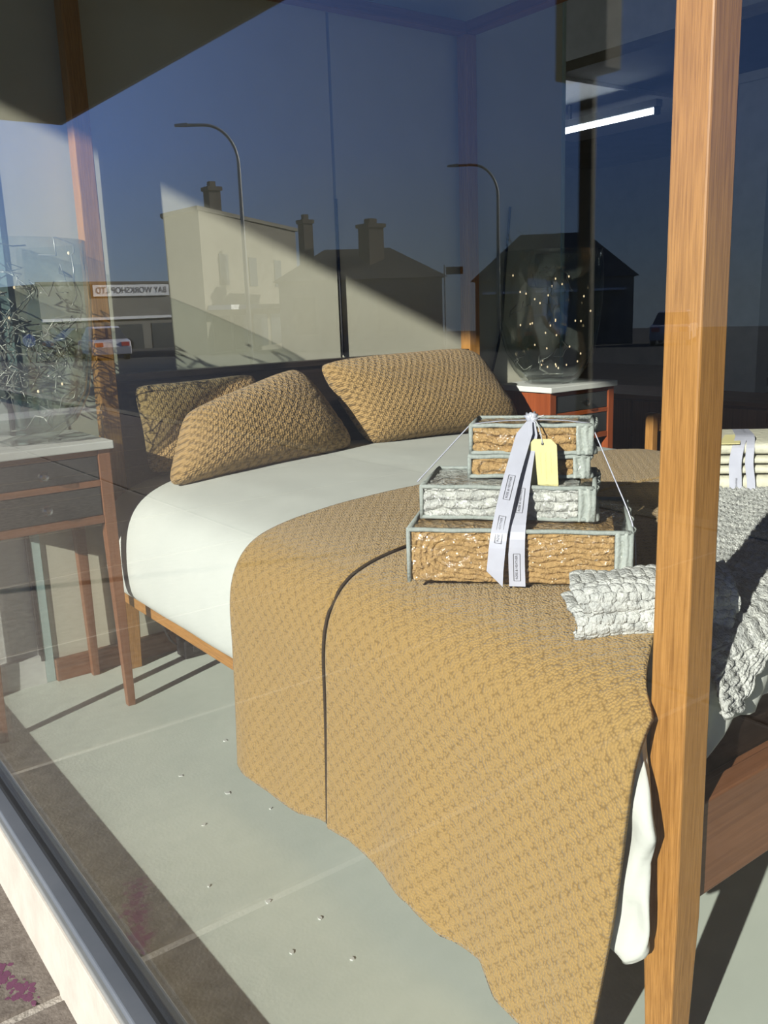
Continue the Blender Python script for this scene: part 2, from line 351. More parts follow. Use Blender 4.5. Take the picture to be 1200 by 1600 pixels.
# pavement of concrete slabs, kerb, street
pv = sroot('pavement', (-2, 0, ZP))
me0 = None
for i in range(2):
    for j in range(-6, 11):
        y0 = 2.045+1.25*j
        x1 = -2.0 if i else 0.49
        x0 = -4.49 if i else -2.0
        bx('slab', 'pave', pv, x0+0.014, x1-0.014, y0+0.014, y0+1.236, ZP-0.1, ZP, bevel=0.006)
bx('bedding', 'mortar', pv, -4.6, 0.5, -8, 17, ZP-0.2, ZP-0.007)
struct(bx('kerb', 'render', None, -4.75, -4.49, -14, 60, ZP-0.4, ZP, loc=(-4.6, 0, ZP), bevel=0.02))
X, Y = np.meshgrid(np.linspace(-120, -4.7, 60), np.linspace(-60, 140, 60), indexing='ij')
def gz(x, y): return -0.26-0.018*(-x-4.4)-0.012*np.maximum(0, y-5)
struct(MB().grid(np.stack([X, Y, gz(X, Y)], -1)).build('street', 'asphalt', None, loc=(-5, 0, -0.3), solid=0.2))
struct(bx('ground', 'pave', None, -4.6, 40, 17, 140, -2.2, -0.30, loc=(0, 17, -0.3)))
# spray mark on the pavement
pm = MB()
for k in range(170):
    t = random.random(); x = 0.30+0.10*(t)+random.gauss(0, 0.014); y = 2.36-0.27*t+random.gauss(0, 0.02); r = random.uniform(0.002, 0.009)
    n = 9; rr = [r*random.uniform(0.6, 1.2) for _ in range(n)]
    pm.prism([(x+rr[q]*math.cos(6.283*q/n), y+rr[q]*1.3*math.sin(6.283*q/n)) for q in range(n)], ZP-0.002, ZP+0.0003+0.000002*k)
tag(pm.build('spray_mark', 'pink', None, loc=(0.36, 2.2, ZP)), 'faded pink spray paint mark on the grey pavement slab', 'paint mark')
# veranda over the pavement: lining, fascia, posts
ve = thing('veranda', 'flat veranda roof with dark underside projecting over the pavement', 'veranda', (-2, 0, 4.5))
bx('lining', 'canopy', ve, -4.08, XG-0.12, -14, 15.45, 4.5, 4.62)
bx('fascia', 'bluegrey', ve, -4.14, -4.08, -14, 15.45, 4.5, 4.95)
bx('roof_sheet', 'roof', ve, -4.08, XG-0.12, -14, 15.45, 4.66, 4.72)
vp = thing('veranda_post', 'slim dark veranda post with a boxed sign at its head', 'post', (-3.9, 4.32, ZP))
MB().tube([(-3.9, 4.325, ZP), (-3.9, 4.325, 4.5)], 0.055, 12).build('pole', 'olivepost', vp)
bx('sign_box', 'olivepost', vp, -3.98, -3.82, 4.12, 4.55, 2.93, 4.49, bevel=0.01)

# ================================================================== bed
PX0, PX1 = 1.26, 1.335; QX0, QX1 = 3.258, 3.333
FY0, FY1 = 0.857, 0.930; HY0, HY1 = 3.61, 3.685
bed = thing('four_poster_bed', 'oak four poster bed with slim square posts behind the shop window', 'bed', (2.3, 2.27, 0))
def post(x0, x1, y0, y1, mat):
    b = MB(); t = 0.010; zt = 2.79
    b.hexa([(x0+t,y0+t,0),(x1-t,y0+t,0),(x1-t,y1-t,0),(x0+t,y1-t,0),(x0,y0,0.36),(x1,y0,0.36),(x1,y1,0.36),(x0,y1,0.36)])
    b.hexa([(x0,y0,0.36),(x1,y0,0.36),(x1,y1,0.36),(x0,y1,0.36),(x0+.003,y0+.003,zt),(x1-.003,y0+.003,zt),(x1-.003,y1-.003,zt),(x0+.003,y1-.003,zt)])
    return b.build('post', mat, bed, weld=True, bevel=0.004)
for x0, x1 in ((PX0, PX1), (QX0, QX1)):
    post(x0, x1, FY0, FY1, 'oakZ'); post(x0, x1, HY0, HY1, 'oakZ')
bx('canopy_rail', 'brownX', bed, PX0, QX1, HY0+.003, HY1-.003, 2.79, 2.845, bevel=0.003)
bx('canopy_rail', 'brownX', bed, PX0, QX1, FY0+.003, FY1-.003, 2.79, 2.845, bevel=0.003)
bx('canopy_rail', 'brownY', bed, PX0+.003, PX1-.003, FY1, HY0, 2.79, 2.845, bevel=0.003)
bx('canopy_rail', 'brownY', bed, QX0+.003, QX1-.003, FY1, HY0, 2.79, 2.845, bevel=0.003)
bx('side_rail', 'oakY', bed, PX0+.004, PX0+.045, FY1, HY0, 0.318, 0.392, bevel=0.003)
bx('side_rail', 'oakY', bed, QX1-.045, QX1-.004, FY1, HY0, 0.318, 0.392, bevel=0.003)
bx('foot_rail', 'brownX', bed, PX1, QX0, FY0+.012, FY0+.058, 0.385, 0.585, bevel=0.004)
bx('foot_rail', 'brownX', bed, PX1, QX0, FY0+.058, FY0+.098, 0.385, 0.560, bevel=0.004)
bx('foot_panel', 'darkwood', bed, PX1, QX0, FY0+.099, FY0+.107, 0.385, 0.70)
bx('headboard', 'darkwood', bed, PX1, QX0, HY0+.02, HY1-.015, 0.34, 1.235, bevel=0.004)
bx('headboard_cap', 'darkwood', bed, PX1, QX0, HY0+.006, HY1-.003, 1.235, 1.262, bevel=0.003)
for k in range(12):
    y = 1.06+k*0.215; bx('slat', 'oakX', bed, PX0+.045, QX1-.045, y, y+.09, 0.352, 0.376)
for y in (1.5, 2.9): bx('center_leg', 'darkwood', bed, 2.26, 2.33, y, y+.07, 0, 0.352)

# mattress with fitted sheet; dip() is where the stack of bags weighs it down
def dip(x, y): return 0.026*np.exp(-((x-1.78)/.36)**2-((y-1.45)/.5)**2)
SIDE = [(1.30,.392),(1.205,.40),(1.182,.44),(1.176,.52),(1.178,.60),(1.185,.67),(1.203,.725),(1.235,.775),(1.28,.808),(1.34,.832),(1.43,.849),(1.58,.866),(1.8,.877),(2.05,.882),(2.296,.884)]
def smooth_poly(P, n):
    P = np.array(P, float); d = np.r_[0, np.cumsum(np.hypot(*np.diff(P, axis=0).T))]; t = np.linspace(0, d[-1], n)
    # Catmull-Rom style cubic through arc length
    out = np.stack([np.interp(t, d, P[:, k]) for k in (0, 1)], -1)
    for _ in range(3): out[1:-1] = .25*out[:-2]+.5*out[1:-1]+.25*out[2:]
    return out, t
h1, _ = smooth_poly(SIDE, 60)
full = np.concatenate([h1, np.stack([4.592-h1[::-1, 0], h1[::-1, 1]], -1)[1:]])
cxz = np.array([2.296, 0.62])
ys = np.concatenate([[0.968], 0.968+0.13*(1-np.cos(np.linspace(0, math.pi/2, 12)[1:])), np.linspace(1.13, 3.44, 40), 3.60-0.13*(1-np.cos(np.linspace(math.pi/2, 0, 12)[:-1])), [3.60]])
rows = []
for y in ys:
    e = min(1, max(0, (min(y-0.968, 3.60-y))/0.13)); k = math.sqrt(max(0, 1-(1-e)**2))
    sx = 1-0.075*(1-k); sz = 1-0.30*(1-k)
    sec = cxz+(full-cxz)*[sx, sz]
    x = sec[:, 0]; z = sec[:, 1]-dip(sec[:, 0], y)*(sec[:, 1] > .6)+0.004*nz(sec[:, 0]*5, y*6, 3)*(sec[:, 1] > .5); x = x+0.004*nz(sec[:, 1]*14, y*9, 4)
    rows.append(np.stack([x, np.full_like(x, y), z], -1))
P = np.array(rows); b = MB(); b.grid(P, flip=True)
n0 = P.shape[1]; b.f.append(tuple(range(n0))); b.f.append(tuple((P.shape[0]-1)*n0+k for k in range(n0))[::-1])
b.add([], [])
for i in range(P.shape[0]-1): b.f.append((i*n0, (i+1)*n0, (i+1)*n0+n0-1, i*n0+n0-1))
tag(b.build('mattress', 'sheet', None, loc=(2.3, 2.27, 0.39), smooth=True, weld=True), 'thick mattress in a smooth white fitted sheet on the oak bed', 'mattress')

# tan knitted throws draped over the side of the bed
def drape(name, label, y_of, hem_of, off, mat='tan', xe=3.42, nu=150, nv=70, yr=(0, 1), seed=1, flare=0.05, ripple=0.012, curl=lambda v: 0.0):
    """y_of(v,s) gives y; hem_of(v) gives hem height on the window side"""
    pts = [(x-off*(1 if x < 1.3 else 0), z+off) for x, z in SIDE[3:]]
    back = [(4.592-x, z) for x, z in pts[::-1][1:]]
    core, _ = smooth_poly(pts+back, 120)
    P = np.zeros((nu, nv, 3)); UV = np.zeros((nu, nv, 2))
    for j in range(nv):
        v = j/(nv-1); hz = hem_of(v)
        # hanging part from hem to the side of the mattress
        hang = [(core[0, 0]-flare*((core[0, 1]-z)/0.4)**1.2-0.0, z) for z in np.linspace(hz, core[0, 1], 26)[:-1]]
        line = np.array(hang+[tuple(q) for q in core])
        d = np.r_[0, np.cumsum(np.hypot(*np.diff(line, axis=0).T))]
        t = np.linspace(0, d[-1], nu) if False else np.concatenate([np.linspace(0, 1.0, nu*3//5, endpoint=False), np.linspace(1.0, d[-1], nu-nu*3//5)])
        x = np.interp(t, d, line[:, 0]); z = np.interp(t, d, line[:, 1])
        sfr = t; y = np.array([y_of(v, zz, xx) for zz, xx in zip(z, x)])
        hangf = np.clip((0.62-z)/0.5, 0, 1)*(x < 1.4)
        x = x+hangf*ripple*(np.sin(y*13+seed)+0.6*np.sin(y*23+2*seed))
        z = z+0.003*nz(x*9, y*9, seed)*(x > 1.25)-dip(x, y)
        cu = curl(v); x = x+cu*np.clip((1.32-x)/.08, 0, 1); z = z-cu*np.clip((x-1.2)/.1, 0, 1)
        P[:, j] = np.stack([x, y, z], -1); UV[:, j] = np.stack([t-d[25], y], -1)
    b = MB().grid(P, UV)
    o = b.build(name, mat, None, loc=(1.2, float(P[:, :, 1].mean()), 0.4), smooth=True, solid=0.014, offset=1)
    tag(o, label, 'throw'); o['_edge'] = [list(map(float, p)) for p in P[::2, -1 if seed == 1 else 0]]; return o
def lerp(a, b, t): return a+(b-a)*t
def hemA(v):  # left narrow fall, v=0 far edge
    return np.interp(v, [0, .25, .5, .75, 1], [0.10, 0.115, 0.105, 0.11, 0.14])
def yA(v, z, x): return lerp(2.395-0.05*max(0, 0.5-z)*0+0.03*max(0, x-1.9), 1.8795, v)
thA = drape('throw', 'tan knitted throw, narrow fall nearest the pillows', yA, hemA, 0.014, seed=1, flare=0.022, nv=60, curl=lambda v: 0.010*max(0, (v-.985)/.015))
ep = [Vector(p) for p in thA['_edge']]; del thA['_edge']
MB().tube([p+Vector((-.007 if p.z < .75 else 0, -.0015, .009 if p.x > 1.22 else 0)) for p in ep if p.x < 1.75], .0042, 6).build('slit_shade', 'slit_dark', thA, smooth=True)['label'] = 'dark line drawn in as shade of the slit between the throws'  # thin dark tube added in place of the shade in the slit
def hemB(v):
    return np.interp(v, [0, .12, .25, .42, .52, .66, .72, .8, .9, 1], [0.135, 0.15, 0.13, 0.13, 0.09, 0.105, 0.05, 0.04, 0.055, 0.055])
def yB(v, z, x):
    y0 = 1.874
    if x < 1.6: y1 = np.interp(z, [.05, .40, .65, .80], [.952, .918, .903, .901]) if x < 1.225 else np.interp(x, [1.225, 1.262, 1.30, 1.40], [.901, .942, .97, 1.03])
    else: y1 = 1.03
    return lerp(y0, y1, v)
thB = drape('throw', 'wide tan knitted throw falling almost to the floor beside the oak post', yB, hemB, 0.014, seed=4, flare=0.024, nv=120, curl=lambda v: 0.010*max(0, (.010-v)/.010))

del thB['_edge']
# pillows
def pillow(label, TL, TR, BR, BL, th, seed, sag=0.06, n=40):
    TL, TR, BR, BL = [np.array(q, float) for q in (TL, TR, BR, BL)]
    nrm = -np.cross(TR-TL, BL-TL); nrm /= np.linalg.norm(nrm)
    W = np.linalg.norm(TR-TL); Hh = np.linalg.norm(BL-TL); b = MB()
    u = np.linspace(-1, 1, n); U, Vv = np.meshgrid(u, u, indexing='ij')
    rc = 1-0.085*(np.abs(U)*np.abs(Vv))**5
    Up = U*(1-sag*(1-Vv**2))*rc; Vp = Vv*(1-sag*(1-U**2))*rc
    a = (Up+1)/2; c = (Vp+1)/2
    base = ((1-a)*(1-c))[..., None]*TL+(a*(1-c))[..., None]*TR+(a*c)[..., None]*BR+((1-a)*c)[..., None]*BL
    pr = (np.clip(1-np.abs(U)**2.8, 0, 1)*np.clip(1-np.abs(Vv)**2.8, 0, 1))**0.45
    wr = 1+0.10*nz(U*3, Vv*3, seed)
    ed = (pr > 0)*0.004*nz(U*22, Vv*22, seed+5)
    f = base+nrm*(th*pr*wr+ed)[..., None]; k = base-nrm*(th*0.55*pr)[..., None]
    UV = np.stack([U*W/2, Vv*Hh/2], -1)
    b.grid(f, UV, flip=True); b.grid(k, UV)
    c0 = (BL+BR)/2
    o = b.build('pillow', 'tanpillow', None, loc=tuple(c0), smooth=True, weld=True); return tag(o, label, 'pillow', 'tan knitted pillows')
pillow('shaded tan pillow standing against the headboard beside the left post', (1.365,3.55,1.225), (1.95,3.575,1.235), (2.0,3.46,0.86), (1.36,3.45,0.86), 0.085, 3)
pillow('front tan pillow on the left, leaning over the shaded one', (1.50,3.36,1.115), (2.10,3.50,1.250), (2.31,3.33,0.865), (1.335,3.22,0.842), 0.165, 1, 0.01)
pillow('tan knitted pillow leaning on the headboard at the right post', (2.20,3.49,1.262), (3.195,3.54,1.272), (3.36,3.33,0.868), (2.38,3.34,0.870), 0.165, 2, 0.02)

# ================================================================== bedside tables
def nightstand(label, x0, x1, y0, y1, mat, knob=True):
    t = thing('nightstand', label, 'bedside table', ((x0+x1)/2, (y0+y1)/2, 0), 'bedside tables with pale tops')
    W = 'brown' if mat == 'brown' else 'cherry'; zb, zt = 0.745, 1.022; p = 0.045; q = 0.030
    bx('top', 'whitepaint', t, x0-.012, x1+.012, y0-.016, y1+.01, zt, zt+.030, bevel=0.004)
    for sx in (0, 1):
        for sy in (0, 1):
            a0, a1 = (x0, x0+p) if sx == 0 else (x1-p, x1); c0, c1 = (y0, y0+p) if sy == 0 else (y1-p, y1)
            b0, b1 = (a0, a0+q) if sx == 0 else (a1-q, a1); d0, d1 = (c0, c0+q) if sy == 0 else (c1-q, c1)
            b = MB(); zm = zb-0.02
            b.hexa([(b0,d0,0),(b1,d0,0),(b1,d1,0),(b0,d1,0),(a0,c0,zm),(a1,c0,zm),(a1,c1,zm),(a0,c1,zm)])
            b.hexa([(a0,c0,zm),(a1,c0,zm),(a1,c1,zm),(a0,c1,zm),(a0,c0,zt),(a1,c0,zt),(a1,c1,zt),(a0,c1,zt)])
            b.build('leg', W+'Z', t, weld=True, bevel=0.002)
    for xa, xb in ((x0+.006, x0+.024), (x1-.024, x1-.006)): bx('side_panel', W+'Z', t, xa, xb, y0+p, y1-p, zb, zt)
    bx('back_panel', W+'X', t, x0+p, x1-p, y1-.024, y1-.006, zb, zt)
    bx('bottom_panel', W+'X', t, x0+.024, x1-.024, y0+.03, y1-.024, zb, zb+.012)
    zz = [(zb, zb+.030), (zb+.140, zb+.163), (zt-.022, zt)]
    for a, c in zz: bx('rail', W+'X', t, x0+p, x1-p, y0+.004, y0+.030, a, c, bevel=0.002)
    for a, c in ((zb+.033, zb+.137), (zb+.166, zt-.025)):
        d = bx('drawer', 'drawer', t, x0+p+.003, x1-p-.003, y0+.008, y1-.05, a, c, bevel=0.002)
        kb = MB().lathe([(0.006,0),(0.006,0.012),(0.010,0.016),(0.019,0.026),(0.021,0.034),(0.017,0.044),(0.008,0.050)], (0,0,0), 10)
        k = kb.build('knob', 'crystal', d, smooth=False); k.data.transform(Matrix.Translation(Vector(d['_o'])*S))
        k.data.transform(Matrix.Rotation(math.pi/2, 4, 'X')); k.location = (Vector(((x0+x1)/2, y0+.008, (a+c)/2))-Vector(d['_o']))*S
    return t
nightstand('brown bedside table with two charcoal drawers by the window', 0.640, 1.152, 3.262, 3.690, 'brown')
nightstand('reddish bedside table with pale top in the far shade', 3.525, 4.035, 3.285, 3.690, 'cherry')

# glass vases with wire lights inside
def vase(label, c, R, h, baser):
    prof = [(baser*.2,0),(baser,0),(baser*1.25,.02),(R*.70,.075),(R*.86,.17),(R*.95,.32),(R,.5),(R,h),(R-.010,h),(R-.012,.5),(R*.95-.012,.32),(R*.86-.012,.18),(R*.70-.01,.09),(baser*1.1,.04),(baser*.2,.035)]
    o = MB().lathe(prof, (c[0], c[1], c[2]), 48).build('glass_vase', 'vase', None, loc=c, smooth=True)
    return tag(o, label, 'vase', 'large clear glass vases')
VL = (0.905, 3.475, 1.0535); VR = (3.735, 3.49, 1.0535)
vase('large clear glass vase full of wire twigs on the brown bedside table', VL, 0.295, 0.71, 0.105)
vase('clear glass vase with tiny lights on the reddish bedside table', VR, 0.285, 0.70, 0.125)
def lights(label, c, R, h, nw, nb, seed, rmax, zcap):
    r = random.Random(seed); t = thing('fairy_lights', label, 'string lights', (c[0], c[1], c[2]+.045), 'string lights in vases')
    for k in range(nw):
        a = r.uniform(0, 6.28); rr = r.uniform(0.05, rmax); z = r.uniform(0.06, zcap*.8); pts = []
        p = Vector((rr*math.cos(a), rr*math.sin(a), z))
        for s_ in range(r.randint(10, 18)):
            d = Vector((r.gauss(0, 1), r.gauss(0, 1), r.gauss(0.0, 0.9))).normalized()*r.uniform(0.03, 0.07)
            q = p+d
            lim = np.interp(q.z, [0.05, .09, .18, .33, .5], [R*.52, R*.66, R*.82, R*.90, R*.93])-.012
            hr = math.hypot(q.x, q.y)
            if hr > lim: q.x *= lim/hr; q.y *= lim/hr
            q.z = min(max(q.z, 0.055), zcap); pts.append(Vector(c)+q); p = q
        MB().tube(pts, 0.0026, 5).build('wire', 'wire', t, smooth=True)
    bm0 = None
    for k in range(nb):
        a = r.uniform(0, 6.28); z = r.uniform(0.07, zcap); lim = np.interp(z, [0.05, .09, .18, .33, .5], [R*.5, R*.62, R*.78, R*.86, R*.88])-.02
        rr = lim*math.sqrt(r.random()); p = Vector((rr*math.cos(a), rr*math.sin(a), z))+Vector((0, 0, -.045))
        if bm0 is None:
            o = MB().lathe([(.0008,-.006),(.0036,-.003),(.0036,.003),(.0008,.006)], t['_o'], 6).build('bulb', 'bulb', t); bm0 = o
        else: o = bm0.copy(); COL.objects.link(o); o.parent = t
        o.location = p*S
    return t
tag(MB().lathe([(.01,0),(.055,0),(.062,.02),(.072,.14),(.068,.14),(.058,.024),(.01,.02)], (VL[0]+.05, VL[1]-.02, VL[2]+.036), 28).build('glass_tumbler', 'vase', None, loc=(VL[0]+.05, VL[1]-.02, VL[2]+.036), smooth=True), 'small clear glass tumbler standing inside the large vase', 'tumbler')
lights('tangle of silver wire twigs inside the vase by the window', VL, 0.295, 0.71, 46, 8, 3, 0.2, 0.72)
lights('thin wire with tiny warm lights inside the far vase', VR, 0.285, 0.70, 7, 34, 5, 0.2, 0.62)

# ================================================================== things on the bed
def local_frame(o, ang):
    ux = Vector((math.cos(ang), math.sin(ang), 0)); vy = Vector((-math.sin(ang), math.cos(ang), 0)); o = Vector(o)
    return lambda u, v, z: o+ux*u+vy*v+Vector((0, 0, z))
def knit_h(u, v, cell=0.026):
    row = np.floor(v/cell); fv = v/cell-row
    ph = u/(cell*1.5)+0.5*(row % 2)+0.25*np.where(row % 2 == 0, fv, -fv)
    fu = ph-np.floor(ph)
    a = np.sqrt(np.clip(1-((fu-.5)/.52)**2, 0, 1))*np.sqrt(np.clip(1-((fv-.5)/.54)**2, 0, 1))
    return a
def package(label, origin, ang, L, Dp, Hh, mat, layers, roll, seed, amp=0.008, gusset=True, nu=180, nv=90, knitted=False, bottom=True):
    """bagged folded knit: origin front left bottom corner; u along the front, v into depth"""
    F = local_frame(origin, ang); t = thing('packaged_blanket', label, 'packaged blanket', tuple(origin), 'clear zip bags of folded knits')
    m_ = 0.002; l, d, h = L-2*m_-(.034 if gusset else 0), Dp-2*m_, Hh-m_
    def face(nu, nv, fn): return np.array([[fn(i/(nu-1), j/(nv-1)) for j in range(nv)] for i in range(nu)])
    r = np.random.default_rng(seed); ph = r.uniform(0, 6.28, 8)
    def lay(u, z):   # u, z in units inside the front face -> depth of groove
        w_ = (0.0035*math.sin(u*17+ph[0])+0.0025*math.sin(u*41+ph[1]+z*30)+0.0018*math.sin(u*97+ph[2]+z*60))
        zc = z-h*0.5+w_
        if roll and u < h*0.75:
            dd = math.hypot((u-h*0.75)*0.95, zc)
        else: dd = abs(zc) if roll else zc+h*.5
        per = h/layers
        g = abs(math.sin(math.pi*(dd/per+(.5 if roll else 0))))
        if knitted:
            zz_ = (z+w_)/per; return 0.6*g**.5+0.55*float(knit_h(np.array(u), np.array(z+w_), per))
        return (g**0.38)
    def edge(u, z):
        a = min(u, l-u)/0.02; c = min(z, h-z)/0.014
        return 0.005*(1-min(1, max(0, a))**.5)+0.005*(1-min(1, max(0, c))**.5)
    def ff(a, c):
        u, z = a*l, c*h; bump = amp*lay(u, z)+0.0022*(math.sin(u*150+z*40+ph[3])*math.sin(z*230+u*25+ph[4]))
        return F(m_+u, m_+0.006-bump+edge(u, z), m_*.7+z)
    b = MB(); fr = face(nu, nv, ff); b.grid(fr)
    def side(a, c, uu): return F(m_+uu, m_+0.03+a*(d-.03), m_*.7+c*h)
    q = lambda *p: b.add(p, [(0, 1, 2, 3)])
    A = lambda u, v, z: F(m_+u, m_+v, m_*.7+z)
    # top grid with soft bumps
    def tp(a, c):
        u, v = a*l, 0.03+c*(d-.03); e = min(min(u, l-u), d-v)/0.04
        return A(u, v, h-0.003*(1-min(1, max(0, e))**.5)+0.003*math.sin(u*95+v*20)*math.sin(v*120+ph[5])-(0.002 if c == 0 else 0))
    b.grid(face(60, 40, tp))
    q(A(0,.03,0), A(0,d,0), A(0,d,h-.003), A(0,.03,h-.003)); q(A(l,.03,0), A(l,.03,h-.003), A(l,d,h-.003), A(l,d,0))
    q(A(0,d,0), A(l,d,0), A(l,d,h-.003), A(0,d,h-.003)); q(A(0,.03,0), A(l,.03,0), A(l,d,0), A(0,d,0))
    b.build('folded_blanket', mat, t, smooth=True)
    # bag
    bg_ = MB(); n = 14
    def skin(fn, flip=False): bg_.grid(face(n*3, n*2, fn), flip=flip)
    bul = lambda a, c: 0.006*(1-(2*a-1)**4)*(1-(2*c-1)**4)+0.0025*math.sin(a*23+ph[6])*math.sin(c*9+ph[7])*(a*(1-a)*c*(1-c)*16)
    rnd = lambda a, c: 0.013*max(0, (c-.80)/.20)**2*(1+.5*math.sin(a*37+ph[2]))
    skin(lambda a, c: F(a*L, -bul(a, c)+rnd(a, c)-.004*(c > .75)*(1-c)*4, c*Hh)); skin(lambda a, c: F(a*L, Dp+bul(a, c), c*Hh), True)
    skin(lambda a, c: F(-bul(a, c), c*Dp, a*Hh)); skin(lambda a, c: F(a*L, c*Dp, Hh+bul(a, c)*.6))
    skin(lambda a, c: F(a*L, c*Dp, 0), True)
    bg_.build('plastic_bag', 'film', t, smooth=True)
    # bound edges
    def pipe(*pts, r_=0.0055): MB().tube([F(*p) for p in pts], r_, 8).build('piping', 'pipe', t, smooth=True)
    def jag(p, q_, k=14):
        out = []
        for i in range(k+1):
            s_ = i/k; e = 0.0009*math.sin(s_*19+seed)*(0 < i < k); out.append(tuple(lerp(p[w_], q_[w_], s_)+e*(w_ == 2) for w_ in range(3)))
        return out
    pipe(*jag((0,0,Hh),(L,0,Hh))); pipe((0,0,0),(0,0,Hh*.5),(0,0,Hh)); pipe((L,0,0),(L,0,Hh))
    if bottom: pipe(*jag((0,0,.004),(L,0,.004)))
    pipe((0,0,Hh),(0,Dp,Hh)); pipe((L,0,Hh),(L,Dp,Hh)); pipe((0,Dp,Hh),(L,Dp,Hh))
    if gusset:   # pleated cloth gusset on the right end
        g = MB(); G = np.zeros((40, 24, 3))
        for i in range(40):
            for j in range(24):
                a, c = i/39, j/23
                wv = 0.0045*math.sin(a*34+0.7*math.sin(c*5+seed))
                if a < 0.35: G[i, j] = F(L-.036+a/.35*.036, -0.004-wv*.6, c*Hh)
                else: G[i, j] = F(L+.004+wv+.006*math.sin(c*6+a*3), (a-.35)/.65*Dp, c*Hh)
        g.grid(G).build('gusset', 'gusset', t, smooth=True, solid=0.003)
    return t
ANG = math.atan2(-0.385, 0.34)
uF = Vector((math.cos(ANG), math.sin(ANG), 0)); vF = Vector((-math.sin(ANG), math.cos(ANG), 0))
P1 = (1.257, 1.616, 0.862)
package('large bottom bag of folded tan knit in the tied stack', P1, ANG, 0.505, 0.36, 0.126, 'tanfold', 9, True, 1, bottom=False)
P2 = Vector(P1)+uF*0.019+vF*0.088+Vector((0, 0, 0.133))
package('middle bag of folded white knit in the tied stack', tuple(P2), ANG-0.03, 0.405, 0.25, 0.078, 'whiteknit', 3.5, False, 2, amp=0.012, knitted=True)
P3 = P2+uF*0.107+vF*0.085+Vector((0, 0, 0.084))
package('lower small bag of tan knit near the top of the stack', tuple(P3), ANG, 0.285, 0.15, 0.052, 'tanfold', 2, True, 3, amp=0.012, nu=110, nv=50)
P4 = P3+uF*0.004+vF*0.003+Vector((0, 0, 0.058))
package('topmost small bag of tan knit under the ribbon knot', tuple(P4), ANG-0.03, 0.288, 0.155, 0.070, 'tanfold', 3, False, 4, amp=0.013, nu=110, nv=50)

# ribbon tied round the stack, with its print, and the swing tag
ZT = P4.z+0.078
def PF(u, v, z): return Vector((P1[0], P1[1], z))+uF*u+vF*v
KN = PF(0.276, 0.180, ZT+0.006)
rb = thing('ribbon', 'lilac grey satin ribbon tied round the stack of bagged knits', 'ribbon', tuple(KN))
def pathpts(P, n=24):
    P = [Vector(p) for p in P]; d = [0]
    for a, c in zip(P, P[1:]): d.append(d[-1]+(c-a).length)
    t = np.linspace(0, d[-1], n); A = np.array([p[:] for p in P]); Q = np.stack([np.interp(t, d, A[:, k]) for k in range(3)], -1)
    for _ in range(2): Q[1:-1] = .25*Q[:-2]+.5*Q[1:-1]+.25*Q[2:]
    return [Vector(q) for q in Q]
def band(name, ctr, wid, parent, cut=0.0):
    vs_ = []
    for i, p in enumerate(ctr):
        h_ = uF*wid[i]*.5; e = Vector((0, 0, cut)) if i == len(ctr)-1 else Vector((0, 0, 0))
        vs_ += [p-h_+e, p+h_-e]
    return MB().add(vs_, [(2*i, 2*i+1, 2*i+3, 2*i+2) for i in range(len(ctr)-1)]).build(name, 'ribbon', parent, solid=0.0012)
front = pathpts([PF(.278,.170,ZT+.002), PF(.274,.158,ZT-.02), PF(.262,.085,1.10), PF(.256,.035,1.035), PF(.253,-.012,.992), PF(.252,-.017,.93), PF(.254,-.016,.862)])
bd = band('band', front, [0.014, .026]+[0.037]*22, rb)
tail = pathpts([PF(.272,.160,ZT+.003), PF(.262,.140,ZT-.02), PF(.236,.058,1.10), PF(.222,.006,1.035), PF(.212,-.030,.98), PF(.203,-.036,.885)])
tl = band('tail', tail, [0.014, .026]+[0.038]*22, rb, 0.019)
def printing(parent, path, k0, k1):
    """boxed shop name printed along the ribbon"""
    a, c = path[k0], path[k1]; mid = (a+c)/2; ax = (a-c).normalized(); side = (uF-ax*uF.dot(ax)).normalized(); nn = ax.cross(side)
    if nn.dot(vF) > 0: nn = -nn
    o = mid+nn*0.0032; b = MB(); up = -side
    Vt, Ft = text_mesh('ROSE & HEATHER', 0.0072)
    b.add([o+ax*v[0]+up*(v[1]+.0008) for v in Vt], Ft)
    Lh, Wh = 0.032, 0.0075
    for s_ in (-1, 1):
        b.add([o+ax*(-Lh)+up*(s_*Wh-.0005), o+ax*Lh+up*(s_*Wh-.0005), o+ax*Lh+up*(s_*Wh+.0005), o+ax*(-Lh)+up*(s_*Wh+.0005)], [(0,1,2,3)])
        b.add([o+ax*(s_*Lh-.0005)+up*(-Wh), o+ax*(s_*Lh+.0005)+up*(-Wh), o+ax*(s_*Lh+.0005)+up*Wh, o+ax*(s_*Lh-.0005)+up*Wh], [(0,1,2,3)])
    q = b.build('printed_name', 'print', parent); q['label'] = 'small boxed grey print reading ROSE & HEATHER'
printing(bd, front, 10, 13); printing(bd, front, 19, 22)
printing(tl, tail, 9, 12); printing(tl, tail, 15, 18)
kb = MB()
for k in range(6):
    a = k*1.15; kb.tube([KN+Vector((0,0,-.012)), KN+uF*0.008*math.cos(a)-vF*.008+Vector((0,0,.003+.002*k)), KN+uF*0.018*math.cos(a)+vF*.008*math.sin(a)+Vector((0,0,.014*abs(math.sin(a))+.004))], [.009,.008,.0025], 7)
kb.build('knot', 'ribbon', rb, smooth=True)
LT = Vector(P4)+Vector((0,0,.074)); RT = Vector(P4)+uF*.286+Vector((0,0,.072))
for ctr, half in (([KN, LT+uF*.07+vF*.004+Vector((0,0,.008)), LT+vF*.01], .007), ([KN, RT-uF*.06+vF*.004+Vector((0,0,.009)), RT+vF*.01], .007)):
    p = pathpts(ctr, 14); MB().strip(p, [vF*half]*len(p)).build('top_band', 'ribbon', rb, solid=.0012)
